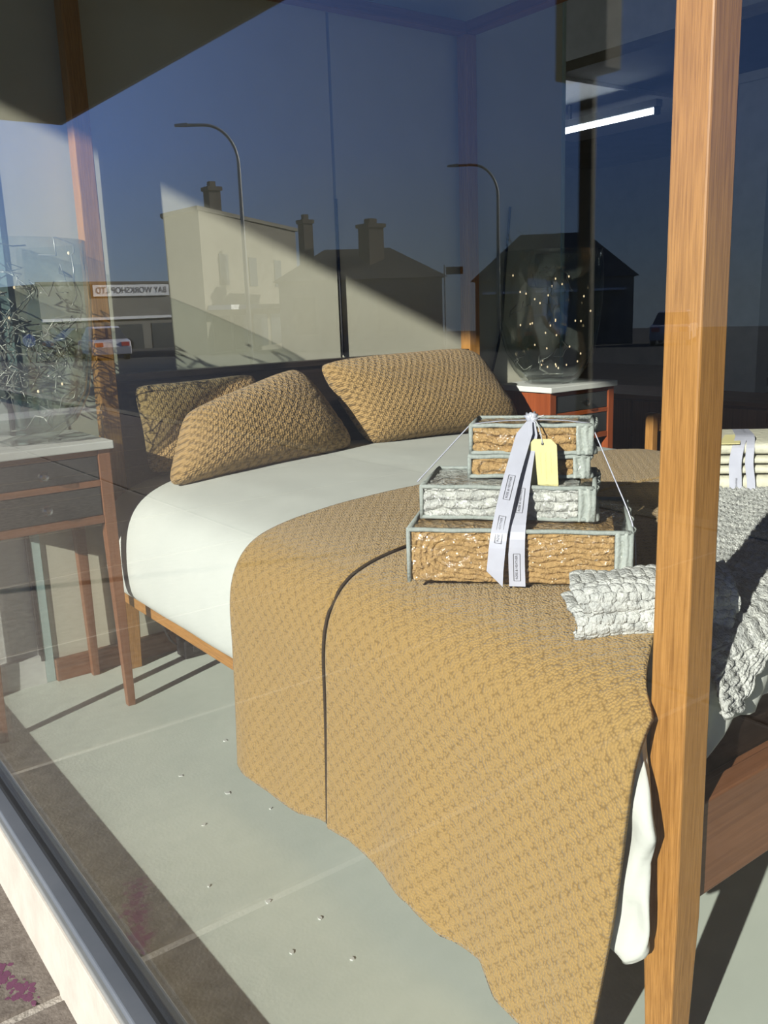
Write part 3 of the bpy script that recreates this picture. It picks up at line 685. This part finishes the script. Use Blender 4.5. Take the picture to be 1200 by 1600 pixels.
for ctr in ([LT+vF*.01, PF(.019-.012, .10, 1.082)], [RT+vF*.01, PF(.502, .06, 1.02), PF(.516, .05, .99), PF(.520, .05, .88)]):
    p = pathpts(ctr, 14); MB().tube(p, 0.0016, 6).build('side_band', 'ribbon', rb, smooth=True)
tg = thing('price_tag', 'pale yellow swing tag hanging from the ribbon knot', 'tag', tuple(KN))
T0 = PF(.304, .128, ZT-.034); tw, th_ = 0.033, 0.122
def T(a, z, o=0.0): return T0+(uF*0.995-vF*0.05)*a+Vector((0, 0, -z))+uF*(z*.05)-vF*(o+z*.12)
ol = [(-tw,.014),(-tw+.013,0),(tw-.013,0),(tw,.014),(tw,th_),(-tw,th_)]
b = MB(); n = len(ol)
b.add([T(a, z) for a, z in ol]+[T(a, z, .0016) for a, z in ol], [tuple(range(n)), tuple(range(n, 2*n))[::-1]]+[(i,(i+1)%n,n+(i+1)%n,n+i) for i in range(n)])
cdx = b.build('card', 'tag', tg, weld=True)
MB().add([T(0.0035*math.cos(q), .011+.0035*math.sin(q), .0021) for q in np.linspace(0, 6.28, 13)[:-1]], [tuple(range(12))]).build('hole', 'black', cdx)
b = MB()
for k in range(4):
    a = -0.018+k*0.012; z0, z1 = .030, (.112, .085, .100, .08)[k]
    b.tube([T(a+.0018*math.sin(i*1.3)+.0012*math.sin(i*2.9+k), z, .0018) for i, z in enumerate(np.arange(z0, z1, .0016))], .0003, 3)
b.build('handwriting', 'pencil', cdx)
MB().tube(pathpts([KN+Vector((0,0,.002)), KN+uF*.016-vF*.035+Vector((0,0,-.002)), T(0,.004,.004), T(0,.011,.0026)], 10), .0016, 6).build('string', 'cord', tg, smooth=True)
MB().tube(pathpts([KN, KN+uF*.018-vF*.004+Vector((0,0,.006)), KN+uF*.030-vF*.006+Vector((0,0,.010))], 8), .0018, 6).build('string', 'cord', tg, smooth=True)

# chunky white knit throw across the foot of the bed
b = MB(); nu, nv = 230, 150
# v runs from the head side over the foot edge and down; u along x
U0, U1 = 1.405, 3.36
prof = [(1.0,.0),(.75,.0),(.45,.0),(.18,-.002),(.09,-.010),(.03,-.030),(.0,-.065),(-.012,-.11),(-.02,-.17),(-.026,-.24)]
pr, tt = smooth_poly(prof, nv)
us = np.linspace(0, U1-U0, nu); PP = np.zeros((nu, nv, 3))
for i, u in enumerate(us):
    x = U0+u
    zt = np.interp(min(x, 4.592-x), [q[0] for q in SIDE[5:]], [q[1] for q in SIDE[5:]])+0.034
    head = np.interp(x, [1.4, 1.55, 2.0, 2.65, 3.4], [1.10, 1.16, 1.40, 1.72, 1.8])-.93
    y = .93+np.where(pr[:, 0] > .18, .18+(pr[:, 0]-.18)*(head-.18)/.82, pr[:, 0])
    drop = np.interp(x, [1.4, 1.47, 1.52, 1.60, 1.8, 2.2, 3.4], [.42, .50, .26, .05, .15, .3, .3])
    z = zt-dip(x, y)*.9+np.where(pr[:, 1] < -.065, -.065+(pr[:, 1]+.065)*drop, pr[:, 1])
    y = y+0.008*np.sin(x*14+z*6)*(pr[:, 1] < -.06)-.014
    PP[i] = np.stack([np.full(nv, x)+.01*nz(y*8, z*8, 2), y, z], -1)
Uu, Tt = np.meshgrid(us, tt, indexing='ij')
du = np.gradient(PP, axis=0); dv = np.gradient(PP, axis=1); nr = np.cross(du, dv); nr /= np.linalg.norm(nr, axis=2, keepdims=True)+1e-9
if nr[nu//2, 5, 2] < 0: nr = -nr
PP = PP+nr*(0.019*knit_h(Uu, Tt, .027)**.8+.004*nz(Uu*20, Tt*20, 9))[..., None]
ck = b.grid(PP, flip=True).build('knitted_throw', 'whiteknit', None, loc=(2.3, 1.2, 0.9), smooth=True, solid=0.010)
tag(ck, 'chunky white and grey knitted throw spread over the foot of the bed', 'throw')
# folded corner of that knit poking out left of the post: a double loop facing the window
b = MB()
for zc, r_, sh_ in ((0.867, .023, -.004), (0.912, .024, .004)):
    nu, nv = 110, 110
    F = local_frame((1.315, 1.150, 0), ANG+.12); G = np.zeros((nu, nv, 3))
    for i in range(nu):
        for j in range(nv):
            a = i/(nu-1)*.30; q = j/(nv-1)*2*math.pi; lip = max(0, 1-a/.03)
            cv, cz = .062*math.copysign(abs(math.cos(q))**.55, math.cos(q)), r_*math.copysign(abs(math.sin(q))**.7, math.sin(q))*(1-.25*lip**2)
            hgt = .010*float(knit_h(np.array(a*1.3), np.array(j/(nv-1)*.30), .021))+.004*math.sin(a*40+q*2)
            G[i, j] = F(a+sh_+.006*math.sin(q*2+zc*90)-.010*math.sin(q)*lip, .05+cv+math.cos(q)*.5*hgt, zc+cz+math.sin(q)*hgt+.05*a)
    b.grid(G)
o = b.build('folded_knit', 'whiteknit', None, loc=(1.5, 1.15, 0.85), smooth=True, solid=0.008)
tag(o, 'folded double edge of white grey knit lying on the tan throw', 'folded knit')

# white duvet cover hanging at the foot and beside the post
b = MB(); nu, nv = 90, 40; G = np.zeros((nu, nv, 3))
for i in range(nu):
    for j in range(nv):
        x = 1.36+i/(nu-1)*1.9; c = j/(nv-1); hem = np.interp(x, [1.36, 1.42, 1.47, 1.52, 3.3], [.60, .60, .66, .69, .70])+0.008*math.sin(x*31)
        z = lerp(0.845, hem, c)
        G[i, j] = (x, 0.926-0.010*math.sin(c*3)+0.008*math.sin(x*26+c*3)*c+.008*math.sin(x*60+5*c)*c*c, z)
tag(b.grid(G).build('duvet_cover', 'duvet', None, loc=(2.3, .92, .6), smooth=True, solid=0.006), 'crumpled white duvet cover hanging over the foot of the bed', 'duvet cover')
b = MB(); nu, nv = 36, 60; G = np.zeros((nu, nv, 3))
for i in range(nu):
    for j in range(nv):
        q = i/(nu-1)*2*math.pi; c = j/(nv-1); z = lerp(0.78, 0.292, c)
        yc = np.interp(z, [.29, .43, .52, .58, .70, .80], [.947, .947, .944, .935, .940, .945]); wy = np.interp(z, [.29, .33, .43, .515, .57, .65, .72, .80], [.034, .056, .060, .056, .068, .046, .022, .006])
        end = min(1, (1-c)/.05)**.5
        fo = .006*math.sin(3*q+c*7)+.005*math.sin(5*q-c*11)
        G[i, j] = (1.214+.03*max(0, (.3-c)/.3)+(.018+fo)*math.sin(q)*min(1, end+.1)+.004*math.sin(c*20+q), yc+(wy+fo*.8)*math.cos(q)*(.55+.45*end)+.004*math.sin(c*13+2*q), z+.02*math.cos(q)*c)
b.grid(G); b.f.append(tuple(range(0, nu*nv, nv))); b.f.append(tuple(range(nv-1, nu*nv, nv))[::-1])
tag(b.build('duvet_corner', 'duvet', None, loc=(1.2, .93, .29), smooth=True, weld=True), 'white duvet corner hanging between tan throw and oak post', 'duvet corner')

# cream folded linen with ribbon on the knit throw, right of the post
cs = thing('linen_bundle', 'bundle of folded cream linen tied with lilac ribbon, right of the post', 'linen bundle', (2.6, 1.5, 0.915))
CF = local_frame((2.32, 1.62, 0.915), math.radians(-44))
zz = 0
for k, h_ in enumerate((.050, .030, .028, .042)):
    b = MB(); n = 40; sec = []
    for i in range(n):
        a = i/(n-1); sec.append(a)
    G = np.zeros((n, 20, 3))
    for i in range(n):
        for j in range(20):
            q = j/19*2*math.pi; cv = math.copysign(abs(math.cos(q))**.3, math.cos(q)); sv = math.copysign(abs(math.sin(q))**.6, math.sin(q))
            u = i/(n-1)*.5; e = 1-.25*max(0, abs(u-.25)/.25)**4*(k == 3)
            G[i, j] = CF(u, .17+.17*cv*(1-.01*k)+.003*math.sin(u*30+k), zz+h_/2+h_/2*.98*sv*e)
    b.grid(G); b.f.append(tuple(range(20))); b.f.append(tuple((n-1)*20+j for j in range(20))[::-1])
    b.build('folded_sheet', 'cream', cs, smooth=True); zz += h_
def cband(name, u0, u1, lean, wv):
    pts = [CF(u0+lean, .17, zz+.016), CF(u0+lean*.7, .06, zz+.012), CF(u0+.2*lean, .0, zz-.012), CF(u0, -.012, zz*.6), CF(u1, -.016, .03), CF(u1, -.018, .003)]
    p = pathpts(pts, 22); cu = (CF(1,0,0)-CF(0,0,0))
    return MB().strip(p, [cu*wv]*len(p)).build(name, 'ribbon', cs, solid=.0012), p
rb2, pth = cband('ribbon_band', .145, .150, .05, .018)
cband('ribbon_band', .185, .195, .03, .012)
MB().hexa([CF(.10,.0,zz-.004),CF(.16,.0,zz-.004),CF(.19,.10,zz+.008),CF(.14,.10,zz+.008),CF(.10,.0,zz-.002),CF(.16,.0,zz-.002),CF(.19,.10,zz+.010),CF(.14,.10,zz+.010)]).build('label_card', 'tag', cs)
b = MB(); cu = (CF(1,0,0)-CF(0,0,0)).normalized(); o_ = CF(.15,-.022,.030); Vt, Ft = text_mesh('ROSE & HEATHER', .0075)
b.add([o_+Vector((0,0,1))*v[0]*.6-cu*v[1] for v in Vt], Ft)
b.build('printed_name', 'print', rb2)

# black power box and its lead under the bed
pb = thing('power_box', 'long black power box on the floor under the bed', 'power box', (1.6, 3.62, 0))
bx('body', 'black', pb, 1.50, 1.86, 3.56, 3.655, 0.0, 0.085, bevel=0.008)
bx('switch', 'drawer', pb, 1.54, 1.60, 3.555, 3.561, 0.03, 0.06)
tag(MB().tube(pathpts([(1.50,3.64,.05),(1.47,3.645,.07),(1.445,3.65,.16),(1.425,3.655,.34),(1.42,3.66,.42)], 18), .006, 6).build('power_lead', 'black', None, loc=(1.46,3.65,.05), smooth=True), 'black power lead hanging down behind the bed rail', 'cable')
tag(MB().tube(pathpts([(2.522,3.722,2.0),(2.522,3.721,1.6),(2.523,3.721,1.27)], 8), .006, 6).build('seam_cable', 'black', None, loc=(2.52,3.72,1.27), smooth=True), 'thin black cable running down the wall seam above the headboard', 'cable')
tag(MB().tube(pathpts([(3.66,3.715,2.0),(3.615,3.714,1.64),(3.60,3.714,1.45),(3.585,3.714,1.33),(3.53,3.714,1.16),(3.49,3.712,1.06),(3.485,3.71,.9)], 30), .008, 6).build('lamp_cable', 'black', None, loc=(3.5,3.71,.9), smooth=True), 'black cable hanging on the wall beside the far vase', 'cable')
# crumbs of paint on the floor
for k, (x, y) in enumerate([(1.05,2.62),(1.12,2.42),(0.98,2.30),(1.18,2.25),(0.86,2.02),(0.95,1.86),(1.02,1.72),(0.90,1.66),(1.0,1.55),(1.28,2.75)]):
    b = MB(); n = 6; r = random.uniform(.004, .010)
    b.prism([(x+r*random.uniform(.5,1.2)*math.cos(6.283*q/n), y+r*random.uniform(.5,1.2)*math.sin(6.283*q/n)) for q in range(n)], 0.0, .003)
    tag(b.build('paint_flake', 'whitepaint', None, loc=(x, y, 0)), 'small white paint flake lying on the grey green floor', 'paint flake', 'paint flakes on the floor')

# ================================================================== dark shop beyond the bed
def tube_light(label, x, y0, y1):
    lt = thing('ceiling_light', label, 'ceiling light', (x, (y0+y1)/2, 3.95), 'fluorescent tubes in the shop')
    bx('batten', 'metalwhite', lt, x-.03, x+.11, y0-.02, y1+.02, 3.99, 4.10, bevel=0.01)
    MB().tube([(x, y0, 3.95), (x, y1, 3.95)], 0.036, 12).build('tube', 'tube', lt, smooth=True)
    for y in (y0-.04, y1-.01): bx('lamp_holder', 'black', lt, x-.04, x+.04, y, y+.05, 3.90, 4.0)
    bx('hanger', 'galv', lt, x+.02, x+.06, (y0+y1)/2, (y0+y1)/2+.04, 4.10, 4.36)
tube_light('glowing fluorescent tube on a white batten seen past the partition', 10.90, 8.26, 11.38)
tube_light('added fluorescent tube, unseen behind the head wall, nearest the window', 4.0, 6.2, 9.3)  # added out of sight to lift the dark of the far shop
tube_light('added fluorescent tube, unseen behind the head wall, further from the window', 6.2, 8.4, 11.5)  # second unseen tube, added for the same extra light
cp = bx('ceiling_panel', 'metalwhite', None, 9.2, 13.5, 8.8, 12.0, 4.31, 4.36, loc=(11, 10, 4.3)); struct(cp)
cl = thing('column', 'pale grey square column in the dark shop right of the post', 'column', (8.1, 5.0, 0))
bx('shaft', 'whitepaint', cl, 8.0, 8.2, 4.83, 5.16, 0.55, 3.36); bx('cap', 'whitepaint', cl, 7.97, 8.23, 4.80, 5.19, 3.36, 3.44); bx('base', 'darkwood', cl, 7.98, 8.22, 4.81, 5.18, 0, .55)
sb = thing('sideboard', 'low dark timber sideboard in the shop behind the bed', 'sideboard', (6.3, 4.4, 0))
bx('carcass', 'brownY', sb, 6.0, 6.6, 3.5, 5.3, 0.08, 0.70, bevel=0.005); bx('top', 'brownY', sb, 5.97, 6.62, 3.46, 5.34, 0.70, 0.73, bevel=0.004)
for y in (3.52, 4.11, 4.70): bx('door', 'brownZ', sb, 5.985, 6.0, y, y+.56, .12, .68)
for y in (3.55, 5.2):
    for x in (6.03, 6.52): bx('leg', 'brownZ', sb, x, x+.05, y, y+.05, 0, .08)
sh = thing('shelf_unit', 'tall dark slatted shelf unit at the right edge', 'shelf unit', (9.3, 5.0, 0))
for k in range(16): bx('slat', 'shopdark', sh, 9.0, 9.4, 4.2, 5.35, .3+k*.16, .36+k*.16)
for y in (4.16, 5.35): bx('upright', 'shopdark', sh, 9.0, 9.4, y, y+.04, 0, 3.0)
ch = thing('dining_chair', 'light oak chair back just behind the far side of the bed', 'chair', (4.75, 3.3, 0))
bx('seat', 'oakX', ch, 4.6, 5.0, 3.1, 3.5, .44, .48, bevel=.004)
for x in (4.6, 4.95):
    bx('leg', 'oakZ', ch, x, x+.05, 3.44, 3.50, 0, .80, bevel=.004); bx('leg', 'oakZ', ch, x, x+.05, 3.10, 3.15, 0, .44, bevel=.004)
bx('backrest', 'oakX', ch, 4.65, 4.95, 3.455, 3.485, .68, .79, bevel=.004)
sf = thing('armchair', 'dark blue upholstered armchair beside the sideboard in shadow', 'armchair', (5.4, 5.4, 0))
bx('seat', 'sofablue', sf, 5.0, 5.7, 5.5, 6.2, .12, .50, bevel=.05); bx('backrest', 'sofablue', sf, 5.0, 5.7, 6.2, 6.4, .12, 1.15, bevel=.06)
for x in (4.86, 5.70): bx('arm', 'sofablue', sf, x, x+.14, 5.5, 6.4, .12, .72, bevel=.05)
for x in (4.9, 5.75):
    for y in (5.55, 6.3): bx('foot', 'black', sf, x, x+.05, y, y+.05, 0, .12)

# ================================================================== street across the road (seen mirrored in the pane)
def qbox(b, poly, z0, z1): return b.prism(poly, z0, z1)
def face_rect(b, A, B, s0, s1, z0, z1, out=0.06, th=0.1):
    """flat block on the wall A->B between fractions s0,s1"""
    A, B = Vector((*A, 0)), Vector((*B, 0)); d = (B-A); nn = Vector((d.y, -d.x, 0)).normalized()
    if nn.dot(Vector((0, 0, 0))-A) < 0: nn = -nn
    p, q = A+d*s0, A+d*s1
    return b.hexa([p+nn*(out-th)+Vector((0,0,z0)), q+nn*(out-th)+Vector((0,0,z0)), q+nn*out+Vector((0,0,z0)), p+nn*out+Vector((0,0,z0)),
                   p+nn*(out-th)+Vector((0,0,z1)), q+nn*(out-th)+Vector((0,0,z1)), q+nn*out+Vector((0,0,z1)), p+nn*out+Vector((0,0,z1))])
def chimney(root, x, y, z0, z1, w, flare=1.25):
    b = MB(); b.box(x-w, x+w, y-w, y+w, z0, z1-.35); b.box(x-w*flare, x+w*flare, y-w*flare, y+w*flare, z1-.35, z1-.1); b.box(x-w*.5, x+w*.5, y-w*.5, y+w*.5, z1-.1, z1+.25)
    return b.build('chimney', 'brick', root)
# corner shop with parapet
Mc, Rc, Bk, Lc = (-25.1, 54.0), (-39.7, 66.4), (-33.0, 72.0), (-25.0, 59.1)
cs2 = thing('corner_shop', 'cream rendered corner shop with tall parapet across the road', 'building', (-31, 63, -1.6))
MB().prism([Mc, Lc, Bk, Rc], -2.4, 7.7).build('wall', 'render', cs2)
MB().prism([(Mc[0]+.15, Mc[1]-.2), (Lc[0]+.2, Lc[1]), (Bk[0], Bk[1]+.2), (Rc[0]-.2, Rc[1]-.1)], 7.7, 7.95).build('coping', 'render', cs2)
face_rect(MB(), Mc, Rc, .02, .98, 1.6, 1.9, 1.6, 1.6).build('shop_awning', 'metalwhite', cs2)
for k in range(5): f = face_rect(MB(), Mc, Rc, .05+.19*k, .20+.19*k, -1.1, 1.2).build('window', 'pane', cs2)
for k in range(3): face_rect(MB(), Mc, Rc, .14+.28*k, .22+.28*k, 3.2, 5.2).build('window', 'pane', cs2)
chimney(cs2, -27.6, 56.9, 7.6, 9.6, .42)
# low house with hip roof and two chimneys
hh = thing('hip_roof_house', 'low house with hipped iron roof and stout chimneys across the road', 'building', (-36, 52, -1.6))
A_, B_ = (-30.2, 53.4), (-39.1, 47.2); dd = Vector((-.57, .82, 0))*7.5
C_, D2 = (B_[0]+dd.x, B_[1]+dd.y), (A_[0]+dd.x, A_[1]+dd.y)
MB().prism([A_, B_, C_, D2], -2.4, 3.3).build('wall', 'weather', hh)
r1, r2 = (A_[0]*.72+B_[0]*.28+dd.x*.45, A_[1]*.72+B_[1]*.28+dd.y*.45, 5.4), (A_[0]*.30+B_[0]*.70+dd.x*.45, A_[1]*.30+B_[1]*.70+dd.y*.45, 5.4)
ov = .5; ec = Vector(((A_[0]+C_[0])/2, (A_[1]+C_[1])/2, 0))
ea = [tuple((Vector((*q, 0))-ec)*1.07+ec)[:2]+(3.25,) for q in (A_, B_, C_, D2)]
MB().add(ea+[r1, r2], [(0,1,5,4),(1,2,5),(2,3,4,5),(3,0,4),(3,2,1,0)]).build('roof', 'roof', hh)
for s0, s1 in ((.08,.22),(.34,.46),(.60,.72),(.80,.92)): face_rect(MB(), A_, B_, s0, s1, -.2, 2.2).build('window', 'pane', hh)
chimney(hh, -36.6, 51.6, 3.9, 7.0, .62, 1.2); chimney(hh, -32.9, 54.0, 3.5, 7.4, .36)
# gabled two storey house
gh = thing('gabled_house', 'dark two storey house with steep roof behind bare branches', 'building', (-44, 42, -1.6))
A_, B_ = (-39.6, 44.5), (-46.3, 37.2); dd = Vector((-.74, .67, 0))*8
C_, D2 = (B_[0]+dd.x, B_[1]+dd.y), (A_[0]+dd.x, A_[1]+dd.y)
MB().prism([A_, B_, C_, D2], -2.6, 2.9).build('wall', 'weather', gh)
r1 = (A_[0]*.72+B_[0]*.28+dd.x*.3, A_[1]*.72+B_[1]*.28+dd.y*.3, 5.7); r2 = (A_[0]*.30+B_[0]*.70+dd.x*.3, A_[1]*.30+B_[1]*.70+dd.y*.3, 5.7)
ec = Vector(((A_[0]+C_[0])/2, (A_[1]+C_[1])/2, 0)); ea = [tuple((Vector((*q, 0))-ec)*1.06+ec)[:2]+(2.8,) for q in (A_, B_, C_, D2)]
MB().add(ea+[r1, r2], [(0,1,5,4),(1,2,5),(2,3,4,5),(3,0,4),(3,2,1,0)]).build('roof', 'roof', gh)
for s0, s1, z0, z1 in ((.1,.25,-.6,1.6),(.4,.55,-.6,1.6),(.7,.85,-.6,1.6)): face_rect(MB(), A_, B_, s0, s1, z0, z1).build('window', 'pane', gh)
face_rect(MB(), A_, B_, .05, .95, 1.95, 2.1, .5, .5).build('ledge', 'metalwhite', gh)
# workshop with its name board
A_, B_ = (-23.8, 84.6), (-38.0, 86.5); ws = thing('workshop', 'low long workshop with white name board across the road', 'building', (-30, 84, -1.8))
MB().prism([A_, B_, (-37, 98), (-22, 97)], -2.6, 4.45).build('wall', 'weather', ws)
face_rect(MB(), A_, B_, -.01, 1.0, 4.35, 4.60, .15, .3).build('coping', 'roof', ws)
face_rect(MB(), A_, B_, 0, 1.0, 1.1, 1.35, .25, .3).build('veranda_edge', 'metalwhite', ws)
for k in range(4): face_rect(MB(), A_, B_, .05+.24*k, .22+.24*k, -2.0, .6).build('window', 'pane', ws)
nb_ = face_rect(MB(), A_, B_, .36, .92, 3.25, 4.30, .2, .12).build('name_board', 'metalwhite', ws)
dA = (Vector((*B_, 0))-Vector((*A_, 0))); nn = Vector((dA.y, -dA.x, 0)).normalized()
if nn.dot(-Vector((*A_, 0))) < 0: nn = -nn
ctr = Vector((*A_, 0))+dA*.64+nn*.24+Vector((0, 0, 3.77)); Vt, Ft = text_mesh('BAY WORKSHOP LTD', .80)
rd = Vector((0,0,1)).cross(nn)
MB().add([ctr+rd*v[0]*.95+Vector((0,0,1))*v[1] for v in Vt], Ft).build('lettering', 'print', nb_)
# street lamps, signs, tree, cars
def lamp(label, x, y, zt, adir):
    z0 = float(gz(x, y)); t = thing('street_lamp', label, 'street lamp', (x, y, z0), 'street lamps across the road'); a = Vector(adir).normalized()
    pts = [Vector((x,y,z0)), Vector((x,y,z0+4)), Vector((x,y,zt-1.6))]
    for k in range(1, 9):
        q = k/8*math.pi/2; pts.append(Vector((x,y,zt-1.6))+a*1.35*(1-math.cos(q))+Vector((0,0,1.6*math.sin(q))))
    pts.append(pts[-1]+a*0.7)
    MB().tube(pts, [.11,.10,.075]+[.065]*9, 8).build('pole', 'galv', t, smooth=True)
    e = pts[-1]; s_ = Vector((-a.y, a.x, 0))*.13
    MB().hexa([e-s_-Vector((0,0,.06)), e+a*.55-s_*.7-Vector((0,0,.05)), e+a*.55+s_*.7-Vector((0,0,.05)), e+s_-Vector((0,0,.06)), e-s_+Vector((0,0,.08)), e+a*.55-s_*.7+Vector((0,0,.03)), e+a*.55+s_*.7+Vector((0,0,.03)), e+s_+Vector((0,0,.08))]).build('lamp_head', 'galv', t)
lamp('tall street lamp with curved arm in front of the corner shop', -18.9, 36.9, 9.3, (.86, .48, 0))
lamp('tall street lamp with curved arm in front of the dark house', -33.4, 35.9, 8.45, (.72, .68, 0))
def bare_tree(label, x, y, h, seed):
    r = random.Random(seed); z0 = float(gz(x, y)); b = MB()
    def br(p, d, L, rad, lev):
        n = 4; pts = [p]
        for i in range(n): d = (d+Vector((r.gauss(0,.13), r.gauss(0,.13), r.gauss(.04,.08)))).normalized(); pts.append(pts[-1]+d*L/n)
        b.tube(pts, [rad*(1-.12*i) for i in range(n+1)], 5 if lev < 3 else 3)
        if lev < 5:
            for k in range(3 if lev < 3 else 2):
                nd = (d+Vector((r.gauss(0,.55), r.gauss(0,.55), r.gauss(.1,.35)))).normalized(); br(pts[-1] if k else pts[-2], nd, L*r.uniform(.62,.82), rad*.55, lev+1)
    br(Vector((x,y,z0)), Vector((0,0,1)), h*.3, h*.024, 0)
    return tag(b.build('bare_tree', 'bark', None, loc=(x,y,z0)), label, 'tree')
bare_tree('leafless tree in front of the dark two storey house', -36.6, 35.2, 8.2, 11)
ss = thing('street_sign', 'small blue street name sign on a pole', 'sign', (-28.2, 34.2, float(gz(-28.2, 34.2))))
MB().tube([(-28.2,34.2,float(gz(-28.2,34.2))),(-28.2,34.2,3.3)], .035, 8).build('pole', 'galv', ss); MB().hexa([(-28.25,34.15,2.85),(-28.85,33.6,2.85),(-28.83,33.57,2.85),(-28.22,34.12,2.85),(-28.25,34.15,3.2),(-28.85,33.6,3.2),(-28.83,33.57,3.2),(-28.22,34.12,3.2)]).build('blade', 'drawer', ss)
kx, ky = -16.4, 62.6; kz = float(gz(kx, ky))
ks = thing('keep_left_sign', 'round blue keep left sign with white arrow on a post', 'sign', (kx, ky, kz))
MB().tube([(kx,ky+.05,kz),(kx,ky+.05,.4)], .04, 8).build('post', 'galv', ks)
dc = MB().add([(kx+.42*math.cos(q), ky+dy, .05+.42*math.sin(q)) for dy in (0, .03) for q in np.linspace(0, 6.283, 25)[:-1]], [tuple(range(24))[::-1], tuple(range(24,48))]+[(i,(i+1)%24,24+(i+1)%24,24+i) for i in range(24)]).build('disc', 'blue', ks)
ar = MB(); 
def ap(a, c): q = math.radians(-45); return (kx-( -1)*0+ (a*math.cos(q)-c*math.sin(q))*1.0, ky-.01, .05+(a*math.sin(q)+c*math.cos(q)))
sgn = 1
arr = [(-.30,-.06),(.06,-.06),(.06,-.18),(.30,0),(.06,.18),(.06,.06),(-.30,.06)]
ar.add([(kx-(p_[0]-kx), p_[1], p_[2]) for p_ in (ap(a, c) for a, c in arr)], [tuple(range(7))]).build('arrow', 'metalwhite', dc)
def car(label, x, y, ang, mat):
    z0 = float(gz(x, y)); t = thing('car', label, 'car', (x, y, z0)); ux = Vector((math.cos(ang), math.sin(ang), 0)); vx = Vector((-math.sin(ang), math.cos(ang), 0)); O = Vector((x, y, z0))
    Q = lambda u, v, z: O+ux*u+vx*v+Vector((0, 0, z))
    def ext(name, prof, w0, w1, mat, par, zs=None):
        n = len(prof); zmin = min(p[1] for p in prof); zmax = max(p[1] for p in prof); b = MB()
        hw = lambda z: lerp(w0, w1, (z-zmin)/(zmax-zmin))
        b.add([Q(u, -hw(z), z) for u, z in prof]+[Q(u, hw(z), z) for u, z in prof], [tuple(range(n)), tuple(range(n, 2*n))[::-1]]+[(i,n+i,n+(i+1)%n,(i+1)%n) for i in range(n)])
        return b.build(name, mat, par, weld=True, bevel=.05)
    ext('body', [(-2.9,.35),(2.9,.35),(3.0,.8),(2.7,1.12),(1.5,1.22),(-2.2,1.25),(-2.9,1.15),(-3.0,.8)], 1.1, 1.08, mat, t)
    g = ext('cabin', [(-2.3,1.2),(1.7,1.2),(.8,1.9),(-1.4,1.92)], 1.05, .82, 'pane', t)
    ext('roof', [(-1.5,1.88),(.85,1.86),(.6,1.98),(-1.2,1.98)], .84, .78, mat, t)
    for u in (-1.85, 1.9):
        for s_ in (-1, 1): MB().tube([Q(u, s_*.86, .42), Q(u, s_*1.12, .42)], .42, 18).build('wheel', 'black', t)
    for s_ in (-1, 1):
        MB().hexa([Q(-3.02,s_*.75-.22,.85),Q(-2.9,s_*.75-.22,.85),Q(-2.9,s_*.75+.22,.85),Q(-3.02,s_*.75+.22,.85),Q(-3.02,s_*.75-.22,1.08),Q(-2.9,s_*.75-.22,1.08),Q(-2.9,s_*.75+.22,1.08),Q(-3.02,s_*.75+.22,1.08)]).build('tail_light', 'red', t)
        MB().hexa([Q(2.86,s_*.75-.2,.8),Q(2.98,s_*.75-.2,.8),Q(2.98,s_*.75+.2,.8),Q(2.86,s_*.75+.2,.8),Q(2.8,s_*.75-.2,1.0),Q(2.92,s_*.75-.2,1.0),Q(2.92,s_*.75+.2,1.0),Q(2.8,s_*.75+.2,1.0)]).build('head_light', 'metalwhite', t)
car('silver hatchback driving away near the workshop', -18.8, 55.5, math.radians(100), 'carsilver')
car('dark car parked in front of the dark house', -39.0, 38.4, math.radians(132), 'cardark')
car('dark car parked outside the workshop', -21.5, 66.0, math.radians(175), 'cardark')
car('silver car parked right of the dark house', -45.5, 33.5, math.radians(150), 'carsilver')

for o in COL.objects:
    if '_o' in o: del o['_o']
